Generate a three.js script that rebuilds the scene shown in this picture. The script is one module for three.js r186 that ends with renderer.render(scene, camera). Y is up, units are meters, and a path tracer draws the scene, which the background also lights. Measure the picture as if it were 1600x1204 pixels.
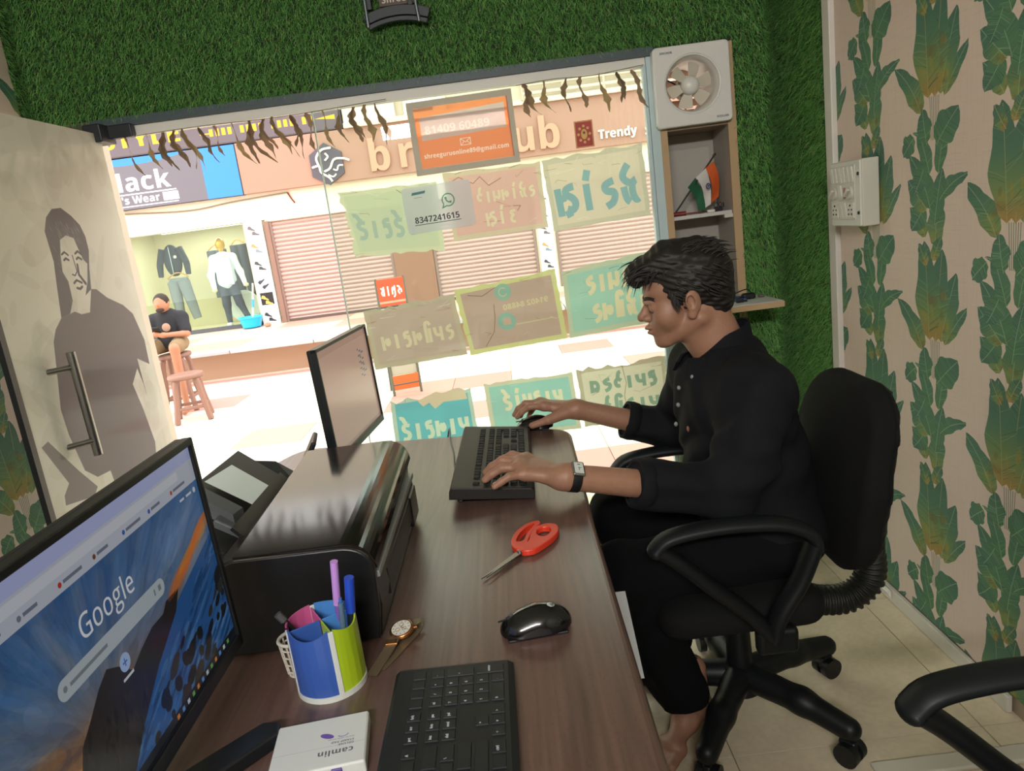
import * as THREE from 'three';
import { RoundedBoxGeometry } from 'three/addons/geometries/RoundedBoxGeometry.js';
import { TextGeometry } from 'three/addons/geometries/TextGeometry.js';
import { FontLoader } from 'three/addons/loaders/FontLoader.js';
import { mergeGeometries, mergeVertices, toCreasedNormals } from 'three/addons/utils/BufferGeometryUtils.js';
import { RectAreaLightUniformsLib } from 'three/addons/lights/RectAreaLightUniformsLib.js';

// ---------------------------------------------------------------- camera, sky, light, exposure
const scene = new THREE.Scene();
const camera = new THREE.PerspectiveCamera(2 * Math.atan(602 / 1150) * 180 / Math.PI, 1600 / 1204, 0.05, 200);
camera.position.set(0, 1.32, 0);
camera.rotation.order = 'YXZ';
camera.rotation.set(-12.5 * Math.PI / 180, 0.5 * Math.PI / 180, -7.5 * Math.PI / 180);
scene.background = new THREE.Color().setRGB(4.15, 4.05, 3.85);       // bright overcast sky above the arcade
const renderer = new THREE.WebGLRenderer({ antialias: true });
renderer.toneMapping = THREE.LinearToneMapping;
renderer.toneMappingExposure = 1.0;
renderer.shadowMap.enabled = true;
RectAreaLightUniformsLib.init();
const LED = { x: -0.35, y: 2.25, w: 1.2, h: 0.12, power: 150 };       // LED batten on the back wall

// ---------------------------------------------------------------- helpers
let seed = 12345;
const rnd = () => { seed = (seed + 0x6d2b79f5) | 0; let t = Math.imul(seed ^ (seed >>> 15), 1 | seed); t = (t + Math.imul(t ^ (t >>> 7), 61 | t)) ^ t; return ((t ^ (t >>> 14)) >>> 0) / 4294967296; };
const rr = (a, b) => a + (b - a) * rnd();
const V = (x, y, z) => new THREE.Vector3(x, y, z);
const V2 = (x, y) => new THREE.Vector2(x, y);
const PI = Math.PI, D = PI / 180;
const lin = (r, g, b) => new THREE.Color().setRGB(r, g, b);
function mat(c, rough = 0.6, o = {}) {
  return new THREE.MeshPhysicalMaterial({ color: c instanceof THREE.Color ? c : new THREE.Color(c), roughness: rough, side: THREE.DoubleSide, ...o });
}
const bx = (w, h, d, x = 0, y = 0, z = 0) => new THREE.BoxGeometry(w, h, d).translate(x, y, z);
const span = (x0, x1, y0, y1, z0, z1) => bx(Math.abs(x1 - x0), Math.abs(y1 - y0), Math.abs(z1 - z0), (x0 + x1) / 2, (y0 + y1) / 2, (z0 + z1) / 2);
const rb = (w, h, d, r = 0.004, x = 0, y = 0, z = 0, s = 2) => new RoundedBoxGeometry(w, h, d, s, Math.min(r, w / 2.02, h / 2.02, d / 2.02)).translate(x, y, z);
const cy = (r0, r1, h, seg = 20, x = 0, y = 0, z = 0) => new THREE.CylinderGeometry(r0, r1, h, seg).translate(x, y, z);
const sp = (r, x = 0, y = 0, z = 0, a = 20, b = 14) => new THREE.SphereGeometry(r, a, b).translate(x, y, z);
const v3 = (p) => (p.isVector3 ? p : V(p[0], p[1], p[2]));
const tube = (pts, r, seg = 24, rad = 8, closed = false) => new THREE.TubeGeometry(new THREE.CatmullRomCurve3(pts.map(v3), closed, 'centripetal'), seg, r, rad, closed);
function rod(a, b, r, seg = 12, r2 = r) {                           // straight round bar
  const A = v3(a), B = v3(b), d = B.clone().sub(A), g = new THREE.CylinderGeometry(r2, r, d.length(), seg);
  g.applyQuaternion(new THREE.Quaternion().setFromUnitVectors(V(0, 1, 0), d.clone().normalize()));
  return g.translate((A.x + B.x) / 2, (A.y + B.y) / 2, (A.z + B.z) / 2);
}
const shape = (pts) => { const s = new THREE.Shape(); pts.forEach((p, i) => (i ? s.lineTo(p[0], p[1]) : s.moveTo(p[0], p[1]))); s.closePath(); return s; };
const ext = (s, depth, bev = 0, steps = 1, curveSegments = 10) => new THREE.ExtrudeGeometry(Array.isArray(s) ? shape(s) : s, { depth, bevelEnabled: bev > 0, bevelSize: bev, bevelThickness: bev, bevelSegments: 2, steps, curveSegments });
const lathe = (pts, seg = 32) => new THREE.LatheGeometry(pts.map((p) => V2(p[0], p[1])), seg);
function norm(g) {
  const n = g.index ? g.toNonIndexed() : g.clone();
  if (!n.attributes.normal) n.computeVertexNormals();
  if (!n.attributes.uv) n.setAttribute('uv', new THREE.BufferAttribute(new Float32Array(n.attributes.position.count * 2), 2));
  for (const k of Object.keys(n.attributes)) if (!['position', 'normal', 'uv'].includes(k)) n.deleteAttribute(k);
  n.morphAttributes = {};
  return n;
}
const join = (l) => (Array.isArray(l) ? mergeGeometries(l.map(norm)) : l);
const turned = (g, rx = 0, ry = 0, rz = 0) => g.applyMatrix4(new THREE.Matrix4().makeRotationFromEuler(new THREE.Euler(rx, ry, rz)));
const taken = new Map();
function numbered(name) { const n = taken.get(name) ?? 0; taken.set(name, n + 1); return n ? `${name}_${String(n).padStart(3, '0')}` : name; }
function mesh(geo, m) { const o = new THREE.Mesh(join(geo), m); o.castShadow = o.receiveShadow = true; return o; }
function part(name, geo, m, parent, label) {
  const o = mesh(geo, m); o.name = name; parent.add(o);
  if (label) o.userData.label = label;
  return o;
}
function tag(o, label, category, group) { o.userData.label = label; o.userData.category = category; if (group) o.userData.group = group; return o; }
function thing(name, label, category, pos = [0, 0, 0], turn = 0, group) {
  const o = new THREE.Group(); o.name = numbered(name); o.position.set(...pos); o.rotation.y = turn; scene.add(o);
  return tag(o, label, category, group);
}
function single(name, geo, m, label, category, group) { const o = mesh(geo, m); o.name = numbered(name); scene.add(o); return tag(o, label, category, group); }
function struct(name, geo, m, label) { const o = geo ? mesh(geo, m) : new THREE.Group(); o.name = name; o.userData.kind = 'structure'; if (label) o.userData.label = label; scene.add(o); return o; }
// ---- canvases
function canvas(w, h, draw) { const c = document.createElement('canvas'); c.width = w; c.height = h; draw(c.getContext('2d'), w, h); return c; }
function tex(c, rx = 1, ry = 1, srgb = true) {
  const t = new THREE.CanvasTexture(c); if (srgb) t.colorSpace = THREE.SRGBColorSpace;
  t.wrapS = t.wrapT = THREE.RepeatWrapping; t.repeat.set(rx, ry); t.magFilter = THREE.LinearFilter; return t;
}
function noiseTex(w, h, fn, srgb = true) {                          // fn(x,y) -> [r,g,b] 0..255
  const d = new Uint8Array(w * h * 4);
  for (let y = 0; y < h; y++) for (let x = 0; x < w; x++) { const c = fn(x, y), i = (y * w + x) * 4; d[i] = c[0]; d[i + 1] = c[1]; d[i + 2] = c[2]; d[i + 3] = 255; }
  const t = new THREE.DataTexture(d, w, h); t.wrapS = t.wrapT = THREE.RepeatWrapping; t.magFilter = THREE.LinearFilter; if (srgb) t.colorSpace = THREE.SRGBColorSpace; t.needsUpdate = true; return t;
}
function tileNoise(n, s) {                                          // periodic value noise on an n x n lattice
  let q = s; const r = () => { q = (q * 1664525 + 1013904223) >>> 0; return q / 4294967296; };
  const a = Array.from({ length: n * n }, r), f = (t) => t * t * (3 - 2 * t);
  return (u, v) => { const x = (((u % 1) + 1) % 1) * n, y = (((v % 1) + 1) % 1) * n, i = Math.floor(x) % n, j = Math.floor(y) % n, X = f(x - Math.floor(x)), Y = f(y - Math.floor(y)), i2 = (i + 1) % n, j2 = (j + 1) % n;
    return (a[j * n + i] * (1 - X) + a[j * n + i2] * X) * (1 - Y) + (a[j2 * n + i] * (1 - X) + a[j2 * n + i2] * X) * Y; };
}
const nz4 = tileNoise(4, 7), nz16 = tileNoise(16, 11), nz64 = tileNoise(64, 3), nz128 = tileNoise(128, 5);
// ---- solids from signed distances, meshed with surface nets
const smin = (a, b, k) => { const h = Math.max(k - Math.abs(a - b), 0) / k; return Math.min(a, b) - h * h * k * 0.25; };
const capsule = (a, b, ra, rb2 = ra) => { const ax = a[0], ay = a[1], az = a[2], dx = b[0] - ax, dy = b[1] - ay, dz = b[2] - az, L = dx * dx + dy * dy + dz * dz || 1e-9;
  return (x, y, z) => { const px = x - ax, py = y - ay, pz = z - az, t = Math.min(1, Math.max(0, (px * dx + py * dy + pz * dz) / L)); return Math.hypot(px - dx * t, py - dy * t, pz - dz * t) - (ra + (rb2 - ra) * t); }; };
const ball = (c, r, rot) => {                                       // ellipsoid with radii r, turned by an Euler rot
  const m = new THREE.Matrix4().makeRotationFromEuler(new THREE.Euler(...(rot ?? [0, 0, 0]))).transpose().elements, k = Math.min(...r);
  return (X, Y, Z) => { const px = X - c[0], py = Y - c[1], pz = Z - c[2];
    const x = (m[0] * px + m[4] * py + m[8] * pz) / r[0], y = (m[1] * px + m[5] * py + m[9] * pz) / r[1], z = (m[2] * px + m[6] * py + m[10] * pz) / r[2];
    const l = Math.hypot(x, y, z), l2 = Math.hypot(x / r[0], y / r[1], z / r[2]); return l < 1e-6 ? -k : l * (l - 1) / l2; };
};
const blend = (k, list) => (x, y, z) => { let d = list[0](x, y, z); for (let i = 1; i < list.length; i++) d = smin(d, list[i](x, y, z), k); return d; };
function solid(f, lo, hi, h, uvScale = 1) {
  const n = [0, 1, 2].map((i) => Math.ceil((hi[i] - lo[i]) / h) + 1), [nx, ny, nz] = n, F = new Float32Array(nx * ny * nz), id = new Int32Array(nx * ny * nz).fill(-1);
  // skip far cells: one coarse value covers a block of 4
  const B = 4;
  for (let k = 0; k < nz; k += B) for (let j = 0; j < ny; j += B) for (let i = 0; i < nx; i += B) {
    const d = f(lo[0] + (i + 1.5) * h, lo[1] + (j + 1.5) * h, lo[2] + (k + 1.5) * h), far = Math.abs(d) > h * 9;
    for (let c = k; c < Math.min(nz, k + B); c++) for (let b = j; b < Math.min(ny, j + B); b++) for (let a = i; a < Math.min(nx, i + B); a++) F[(c * ny + b) * nx + a] = far ? d : f(lo[0] + a * h, lo[1] + b * h, lo[2] + c * h);
  }
  const pos = [], idx = [];
  for (let k = 0; k < nz - 1; k++) for (let j = 0; j < ny - 1; j++) for (let i = 0; i < nx - 1; i++) {
    let mask = 0, sx = 0, sy = 0, sz = 0, cnt = 0; const v = [];
    for (let c = 0; c < 8; c++) { const q = F[((k + (c >> 2)) * ny + j + ((c >> 1) & 1)) * nx + i + (c & 1)]; v.push(q); if (q < 0) mask |= 1 << c; }
    if (mask === 0 || mask === 255) continue;
    for (let a = 0; a < 8; a++) for (const s of [1, 2, 4]) { const b = a | s; if (b === a) continue; if ((v[a] < 0) === (v[b] < 0)) continue; const t = v[a] / (v[a] - v[b]);
      sx += (a & 1) + (s === 1 ? t : 0); sy += ((a >> 1) & 1) + (s === 2 ? t : 0); sz += (a >> 2) + (s === 4 ? t : 0); cnt++; }
    id[(k * ny + j) * nx + i] = pos.length / 3;
    pos.push(lo[0] + (i + sx / cnt) * h, lo[1] + (j + sy / cnt) * h, lo[2] + (k + sz / cnt) * h);
  }
  const at = (i, j, k) => id[(k * ny + j) * nx + i];
  const quad = (a, b, c, d, flip) => { if (a < 0 || b < 0 || c < 0 || d < 0) return; flip ? idx.push(a, c, b, a, d, c) : idx.push(a, b, c, a, c, d); };
  for (let k = 1; k < nz - 1; k++) for (let j = 1; j < ny - 1; j++) for (let i = 1; i < nx - 1; i++) {
    const q = F[(k * ny + j) * nx + i] < 0;
    if (q !== F[(k * ny + j) * nx + i + 1] < 0) quad(at(i, j - 1, k - 1), at(i, j, k - 1), at(i, j, k), at(i, j - 1, k), !q);
    if (q !== F[(k * ny + j + 1) * nx + i] < 0) quad(at(i - 1, j, k - 1), at(i - 1, j, k), at(i, j, k), at(i, j, k - 1), !q);
    if (q !== F[((k + 1) * ny + j) * nx + i] < 0) quad(at(i - 1, j - 1, k), at(i, j - 1, k), at(i, j, k), at(i - 1, j, k), !q);
  }
  const nor = new Float32Array(pos.length), uv = new Float32Array(pos.length / 3 * 2), e = h * 0.6;
  for (let p = 0; p < pos.length; p += 3) {
    const [x, y, z] = [pos[p], pos[p + 1], pos[p + 2]], gx = f(x + e, y, z) - f(x - e, y, z), gy = f(x, y + e, z) - f(x, y - e, z), gz = f(x, y, z + e) - f(x, y, z - e), l = Math.hypot(gx, gy, gz) || 1;
    nor[p] = gx / l; nor[p + 1] = gy / l; nor[p + 2] = gz / l; uv[p / 3 * 2] = (x + z * 0.6) * uvScale; uv[p / 3 * 2 + 1] = y * uvScale;
  }
  const g = new THREE.BufferGeometry();
  g.setAttribute('position', new THREE.BufferAttribute(new Float32Array(pos), 3)); g.setAttribute('normal', new THREE.BufferAttribute(nor, 3)); g.setAttribute('uv', new THREE.BufferAttribute(uv, 2)); g.setIndex(idx);
  return g;
}
const fontBold = await new FontLoader().loadAsync('fonts/droid/droid_sans_bold.typeface.json');
const letters3d = (s, size, depth) => new TextGeometry(s, { font: fontBold, size, depth, curveSegments: 5, bevelEnabled: false });

// ---------------------------------------------------------------- shared materials
const M = {
  white: mat('#d9d6cf', 0.5), offwhite: mat('#c9c4b8', 0.6), ceiling: mat('#cfcbc2', 0.9), black: mat('#0d0f11', 0.45), blackGloss: mat('#0a0a0b', 0.12), blackPlastic: mat('#14171a', 0.42), chrome: mat('#b9bcc0', 0.22, { metalness: 1 }),
  steel: mat('#9a9a98', 0.3, { metalness: 1 }), darkMetal: mat('#3a3c3f', 0.4, { metalness: 0.7 }), frameBlue: mat('#b9cdd0', 0.45), slate: mat('#3f4d52', 0.5), wood: mat('#b39a7a', 0.6),
  glass: mat('#f2fbf6', 0, { transmission: 1, thickness: 0, ior: 1.45, specularIntensity: 0.6 }), paper: mat('#e8e8e6', 0.8),
};
// ---------------------------------------------------------------- the room
const FZ = -2.75, LX = -1.57, RX = 1.10, CEIL = 2.5, BZ = 1.7;
{
  // floor of large beige tiles with thin joints
  const tileTone = noiseTex(256, 256, (x, y) => { const n = nz16(x / 256, y / 256) * 0.5 + nz64(x / 256, y / 256) * 0.5, k = 0.94 + 0.1 * n; return [216 * k, 201 * k, 174 * k]; });
  const fm = [0, 1, 2].map((i) => mat(lin(0.93 + i * 0.03, 0.93 + i * 0.03, 0.92 + i * 0.03), 0.28, { map: tileTone, clearcoat: 0.25, clearcoatRoughness: 0.2 }));
  const floor = struct('floor', span(LX - 0.2, RX + 0.2, -0.38, -0.004, -3.1, BZ + 0.2), mat('#8d7d66', 0.8), 'beige tiled shop floor');
  const S = 0.6, g = bx(S - 0.003, 0.008, S - 0.003);
  for (let ix = -3; ix < 3; ix++) for (let iz = -6; iz < 3; iz++) {
    const o = part('tile', g, fm[(ix * 5 + iz * 3 + 60) % 3], floor); o.position.set(0.38 + S * ix + S / 2 + 0.02, -0.004, -2.13 + S * (iz + 2) + S / 2);
    if (o.position.x < LX - 0.2 || o.position.x > RX + 0.3 || o.position.z > BZ || o.position.z < -3.05) floor.remove(o);
  }
  struct('ceiling', span(LX - 0.2, RX + 0.2, CEIL, CEIL + 0.15, FZ - 0.35, BZ + 0.2), M.ceiling, 'plain pale ceiling');
  struct('wall_back', span(LX - 0.2, RX + 0.2, 0, CEIL, BZ, BZ + 0.15), mat('#b8a692', 0.9), 'plain beige wall behind');
}
// banana-leaf wallpaper: two columns of plants with a half drop, one tile is 0.59 m x 0.607 m
const paperTex = (() => {
  const W = 1024, H = 1054;
  const leaf = (g, x, y, len, wid, ang, tone, bend = 0.12) => {
    g.save(); g.translate(x, y); g.rotate(ang);
    const grd = g.createLinearGradient(0, 0, 0, -len);
    grd.addColorStop(0, tone > 1 ? '#a88040' : tone > 0 ? '#85844a' : '#50754f'); grd.addColorStop(tone > 1 ? 0.28 : 0.18, tone > 0 ? '#728852' : '#4e7a58'); grd.addColorStop(0.6, '#4a745c'); grd.addColorStop(1, '#406857'); g.fillStyle = grd;
    wid *= 1.26; const b = bend * len, N = 14, pr = (t) => Math.pow(Math.max(0, Math.sin(Math.PI * Math.pow(t, 0.85))), 0.62), J = (i, s) => 1 + 0.10 * Math.sin(i * 7.3 + s * 2 + len) + 0.05 * Math.sin(i * 13.1 + len * 3);
    g.beginPath(); g.moveTo(0, 0);
    for (let i = 1; i < N; i++) { const t = i / N; g.lineTo(-wid * pr(t) * J(i, -1) + b * t * t, -len * t + (i % 3 === 1 ? 5 : 0)); }
    g.lineTo(b - 4, -len); g.lineTo(b + 6, -len + 6);
    for (let i = N - 1; i >= 1; i--) { const t = i / N; g.lineTo(wid * pr(t) * J(i, 1) + b * t * t, -len * t + (i % 4 === 2 ? 7 : 0)); }
    g.closePath(); g.fill(); g.save(); g.clip();
    for (let i = 0; i < 34; i++) { const t = rnd(), s = rnd() < 0.5 ? -1 : 1; g.strokeStyle = rnd() < 0.6 ? 'rgba(34,68,52,0.30)' : 'rgba(168,196,160,0.30)'; g.lineWidth = 1 + rnd() * 2.4; g.beginPath(); g.moveTo(b * t * t, -len * t); g.quadraticCurveTo(s * wid * 0.5 + b * t * t, -len * (t + 0.05), s * wid * 1.1 + b * t * t, -len * (t + 0.05 + rnd() * 0.1)); g.stroke(); }
    if (tone > 0) for (let i = 0; i < 6; i++) { g.fillStyle = ['rgba(168,132,48,0.34)', 'rgba(112,84,40,0.30)', 'rgba(150,148,66,0.30)'][i % 3]; g.beginPath(); g.ellipse(rr(-wid, wid) * 0.6, -len * rr(0, tone > 1 ? 0.55 : 0.35), wid * rr(0.1, 0.4), len * rr(0.03, 0.09), rr(-0.4, 0.4), 0, 7); g.fill(); }
    g.restore(); g.strokeStyle = tone > 1 ? 'rgba(176,160,110,0.8)' : 'rgba(160,180,146,0.75)'; g.lineWidth = 3; g.beginPath(); g.moveTo(0, 4); g.quadraticCurveTo(b * 0.1, -len * 0.5, b * 0.96, -len * 0.97); g.stroke();
    g.restore();
  };
  const plant = (g, cx, y) => { g.save(); g.translate(cx, y); g.scale(1.10, 1); g.translate(-cx, -y);                                     // y: root of the big fan of leaves
    for (const [dx, dy, l, w, a, t, b] of [[26, 640, 230, 44, 0.02, 1], [-40, 600, 170, 34, -0.5, 1, -0.2], [-52, 470, 140, 42, -2.55, 0, 0.14], [24, 545, 240, 40, 0.10, 0], [60, 440, 190, 30, 0.60, 0, 0.5], [-30, 480, 190, 44, -0.85, 1, 0.05], [-6, 480, 270, 46, -0.22, 0, -0.34],
      [-50, 300, 130, 42, -2.75, 0, 0.16], [48, 330, 240, 32, 0.14, 0], [-10, 330, 220, 34, -0.30, 0, -0.08], [-120, 165, 112, 38, -2.2, 0, -0.1], [-60, 158, 70, 7, -1.5, 0], [40, 205, 190, 56, 0.72, 0, 0.10], [-30, 200, 150, 38, -0.30, 0],
      [-70, 70, 270, 46, -0.30, 1, -0.42], [88, 20, 240, 26, 0.55, 1, 0.14], [64, 10, 330, 48, 0.24, 1, 0.08], [26, 14, 420, 54, 0.09, 2, 0.03], [-16, 14, 450, 66, -0.05, 2, -0.02], [-30, -330, 110, 26, -0.7, 2], [10, -350, 120, 26, 0.4, 2]]) leaf(g, cx + dx, y + dy, l, w, a, t, b);
    g.strokeStyle = 'rgba(62,98,74,0.9)'; g.lineWidth = 3; for (let i = 0; i < 6; i++) { g.beginPath(); g.moveTo(cx - 6 + i * 12, y + 10); g.lineTo(cx + 2 + i * 9, y + 190); g.stroke(); }
    g.restore();
  };
  return canvas(W, H, (g) => {
    g.fillStyle = '#d3bfb2'; g.fillRect(0, 0, W, H);
    for (let i = 0; i < 1500; i++) { g.fillStyle = rnd() < 0.5 ? 'rgba(222,206,192,0.20)' : 'rgba(176,152,134,0.20)'; rnd() < 0.5 ? g.fillRect(rnd() * W, rnd() * H, 60 + rnd() * 120, 1.5) : g.fillRect(rnd() * W, rnd() * H, 1.5, 60 + rnd() * 120); }
    for (const [cx, y0] of [[256, 899], [768, 372]]) for (const dy of [-H, 0, H]) for (const dx of [-W, 0, W]) if (Math.abs(cx + dx - W / 2) < W * 0.75) { const s = seed; seed = 991 + cx; plant(g, cx + dx, y0 + dy); seed = s; }
  });
})();
const PW = 0.59, PH = 0.607;
const paperBump = noiseTex(128, 128, (x, y) => { const v = 128 + 60 * (nz128(x / 128, 0.3) - 0.5) + 60 * (nz128(0.7, y / 128) - 0.5); return [v, v, v]; }, false);
function paperWall(len, h, off, offY) {                             // material with the print at its real size
  const t = tex(paperTex, len / PW, h / PH); t.offset.set(off / PW, offY / PH);
  const b = paperBump.clone(); b.repeat.set(len / 0.12, h / 0.12); b.needsUpdate = true;
  return mat('#ffffff', 0.62, { map: t, bumpMap: b, bumpScale: 0.0004 });
}
{
  const zEdge = -2.42, L = BZ - zEdge;
  const wr = struct('wall_right', span(RX, RX + 0.15, -0.38, CEIL, FZ - 0.35, BZ + 0.2), mat('#a08e7c', 0.9), 'shop wall on the right');
  const p = new THREE.PlaneGeometry(L, CEIL - 0.05); p.rotateY(-PI / 2); p.translate(RX - 0.006, (CEIL + 0.05) / 2, (zEdge + BZ) / 2);
  // u runs from far (z = zEdge) to near; plants stand at z = -2.19, -1.895, -1.60
  part('wallpaper', p, paperWall(L, CEIL - 0.05, 0.1475 - (-2.19 - zEdge) + 0, 0.05 - 0.49), wr, 'cream wallpaper printed with tall green banana plants');
  const pl = new THREE.PlaneGeometry(BZ - (FZ + 0.07), CEIL - 0.05); pl.rotateY(PI / 2); pl.translate(LX + 0.006, (CEIL + 0.05) / 2, (FZ + 0.07 + BZ) / 2);
  const wl = struct('wall_left', span(LX - 0.15, LX, -0.38, CEIL, FZ - 0.35, BZ + 0.2), mat('#a08e7c', 0.9), 'shop wall behind the open door');
  part('wallpaper', pl, paperWall(BZ - (FZ + 0.07), CEIL - 0.05, 0.12, 0.05 - 0.30), wl, 'cream wallpaper printed with tall green banana plants');
  // white trims: upright where turf meets wallpaper, skirting with a broken joint along the floor
  struct('trim_1', [rb(0.022, CEIL - 0.02, 0.05, 0.004, RX - 0.012, CEIL / 2, zEdge - 0.008)], mat('#d2ccc4', 0.5), 'white strip between turf and wallpaper');
  const bs = struct('baseboard_right', null, null, 'white skirting strip, lifted and scuffed');
  part('strip', rb(0.014, 0.045, 1.0, 0.003, RX - 0.012, 0.024, zEdge + 0.36), M.offwhite, bs);
  const q = part('strip', rb(0.014, 0.04, 0.40, 0.003, 0, 0, 0), M.white, bs); q.position.set(RX - 0.03, 0.03, zEdge + 0.12); q.rotation.set(0.02, 0.05, 0.5);
  part('strip', rb(0.022, 0.055, 2.4, 0.004, RX - 0.016, 0.027, -1.15 + 1.2), mat('#a59a8c', 0.7), bs);
  struct('baseboard_left', rb(0.02, 0.06, 4.2, 0.003, LX + 0.012, 0.03, -0.5), M.offwhite, 'white skirting strip');
  struct('trim_2', rb(0.42, 0.012, 0.05, 0.005, 0.90, 0.006, -1.425), mat('#c9c4b4', 0.5), 'white flat strip across the floor by the chair');
}
// the front wall: header over glass and doorway, piers, wall below and beside the niche
const GX0 = -0.60, GX1 = 0.585, HEAD = 1.845;
{
  const t = 0.2, z0 = FZ - t;
  const wf = struct('wall_front', [span(LX, 1.005, HEAD, CEIL, z0, FZ), span(LX, -1.475, -0.38, HEAD, z0, FZ), span(0.885, 1.005, -0.38, HEAD, z0, FZ), span(1.0, RX, -0.38, CEIL, z0 - 0.12, FZ - 0.24), span(0.62, 0.885, -0.38, 0.93, z0, FZ), span(0.62, 0.885, 1.83, HEAD, z0, FZ)], mat('#26371f', 0.9), 'front wall under the green turf');
  struct('wall_upper', [span(-7, 7, CEIL + 0.1, 4.6, FZ - 0.5, FZ - 0.2), span(-7, LX, -0.38, CEIL + 0.1, FZ - 0.5, FZ - 0.2), span(RX, 7, -0.38, CEIL + 0.1, FZ - 0.5, FZ - 0.2)], mat('#c9bfae', 0.8), 'outer face of the shop row');
  // aluminium frame and the fixed glass
  const w = struct('window_1', null, null, 'fixed shop window with pasted notices');
  part('frame', [span(LX + 0.2, GX1 + 0.03, 1.815, HEAD, FZ - 0.045, FZ + 0.012)], M.slate, w, 'slate blue head bar');
  part('frame', [span(LX + 0.22, GX1, 1.782, 1.815, FZ - 0.035, FZ - 0.002)], mat('#dedbd2', 0.5), w, 'pale grey lower head bar');
  part('frame', [rb(0.034, 1.80, 0.05, 0.003, GX1 + 0.018, 0.915, FZ - 0.02), rb(0.012, 1.78, 0.03, 0.002, GX1 - 0.006, 0.90, FZ - 0.01)], M.frameBlue, w, 'pale blue upright');
  part('frame', [span(GX0, GX1, 0, 0.035, FZ - 0.035, FZ)], M.frameBlue, w);
  part('pane', span(GX0, GX1, 0.035, 1.782, FZ - 0.026, FZ - 0.018), M.glass, w, 'clear window glass');
  part('edge_strip', span(GX0 - 0.004, GX0, 0.035, 1.782, FZ - 0.028, FZ - 0.016), mat('#c9ded6', 0.2), w);
}
// artificial turf: every blade is real, drooping geometry
{
  const blade = (() => {
    const p = [], n = [], i = [], N = 3;
    for (let k = 0; k <= N; k++) { const t = k / N, w = 0.0011 * (1 - t * 0.9), y = -0.5 * t * t, z = t; p.push(-w, y, z, w, y, z); n.push(0, 1, 0.4, 0, 1, 0.4); if (k < N) { const a = k * 2; i.push(a, a + 1, a + 2, a + 1, a + 3, a + 2); } }
    const g = new THREE.BufferGeometry(); g.setAttribute('position', new THREE.Float32BufferAttribute(p, 3)); g.setIndex(i); g.computeVertexNormals(); return g;
  })();
  const bm = mat('#ffffff', 0.5);
  function turf(name, label, patches, dens) {
    let N = 0; for (const p of patches) N += Math.round(p.w * p.h * dens);
    const im = new THREE.InstancedMesh(blade, bm, N), m = new THREE.Matrix4(), q = new THREE.Quaternion(), e = new THREE.Euler(), c = new THREE.Color();
    let k = 0;
    for (const p of patches) for (let i = 0; i < Math.round(p.w * p.h * dens); i++) {
      const u = rnd() * p.w, v = rnd() * p.h, L = rr(0.016, 0.03);
      e.set(rr(-0.5, 0.75), p.turn + rr(-0.75, 0.75), rr(-0.6, 0.6), 'YXZ'); q.setFromEuler(e);
      m.compose(V(p.o[0] + p.d[0] * u, p.o[1] + v, p.o[2] + p.d[1] * u), q, V(rr(0.8, 1.5), L * 1.2, L));
      im.setMatrixAt(k, m);
      const s = rnd(), f = rr(0.75, 1.25); s < 0.55 ? c.setRGB(0.135 * f, 0.36 * f, 0.092 * f) : s < 0.9 ? c.setRGB(0.205 * f, 0.48 * f, 0.118 * f) : c.setRGB(0.40 * f, 0.54 * f, 0.19 * f);
      im.setColorAt(k++, c);
    }
    im.name = name; im.userData = { kind: 'stuff', label, category: 'turf' }; im.castShadow = im.receiveShadow = true; scene.add(im);
  }
  turf('turf_header', 'dark green artificial turf covering the wall above the window', [{ o: [LX, HEAD + 0.004, FZ], d: [1, 0], w: 1.005 - LX, h: 0.5, turn: 0 }], 62000);
  turf('turf_side', 'green artificial turf wrapped round the corner beside the switchboard', [
    { o: [0.892, 0.0, FZ], d: [1, 0], w: 0.113, h: HEAD, turn: 0 }, { o: [1.005, 0, FZ - 0.24], d: [1, 0], w: 0.095, h: CEIL - 0.05, turn: 0 }, { o: [1.005, 0, FZ - 0.24], d: [0, 1], w: 0.24, h: CEIL - 0.05, turn: PI / 2 }, { o: [RX, 0, FZ - 0.24], d: [0, 1], w: 0.24, h: CEIL - 0.05, turn: -PI / 2 }, { o: [0.60, 0.0, FZ], d: [1, 0], w: 0.29, h: 0.92, turn: 0 }, { o: [RX, 0, FZ], d: [0, 1], w: 0.30, h: CEIL - 0.02, turn: -PI / 2 }], 62000);
  turf('turf_return', 'narrow turf strip on the wall behind the door top', [{ o: [LX, 0.0, FZ], d: [0, 1], w: 0.075, h: CEIL - 0.05, turn: PI / 2 }, { o: [LX, 0, FZ], d: [1, 0], w: 0.09, h: HEAD, turn: 0 }], 50000);
  struct('wall_turf_backing', [span(RX - 0.004, RX, 0, CEIL, FZ - 0.24, -2.44), span(LX, LX + 0.004, 0, CEIL, FZ, FZ + 0.072)], mat('#26371f', 0.95), 'green backing sheet of the turf');
}
// LED batten high on the wall behind the photographer
{
  const l = thing('tube_light', 'white LED batten lamp on the wall behind the desk', 'lamp', [LED.x, LED.y, BZ - 0.03]);
  part('housing', rb(LED.w + 0.06, LED.h + 0.02, 0.05, 0.01), M.white, l);
  part('diffuser', rb(LED.w, LED.h, 0.02, 0.008, 0, 0, -0.03), mat('#ffffff', 0.6, { emissive: lin(1, 0.98, 0.95), emissiveIntensity: 3 }), l);
  const a = new THREE.RectAreaLight(lin(1, 0.98, 0.95), LED.power, LED.w, LED.h); a.name = 'tube_light_glow'; a.position.set(LED.x, LED.y, BZ - 0.085); a.lookAt(LED.x, LED.y - 0.25, BZ - 1.0); scene.add(a);
}
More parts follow.
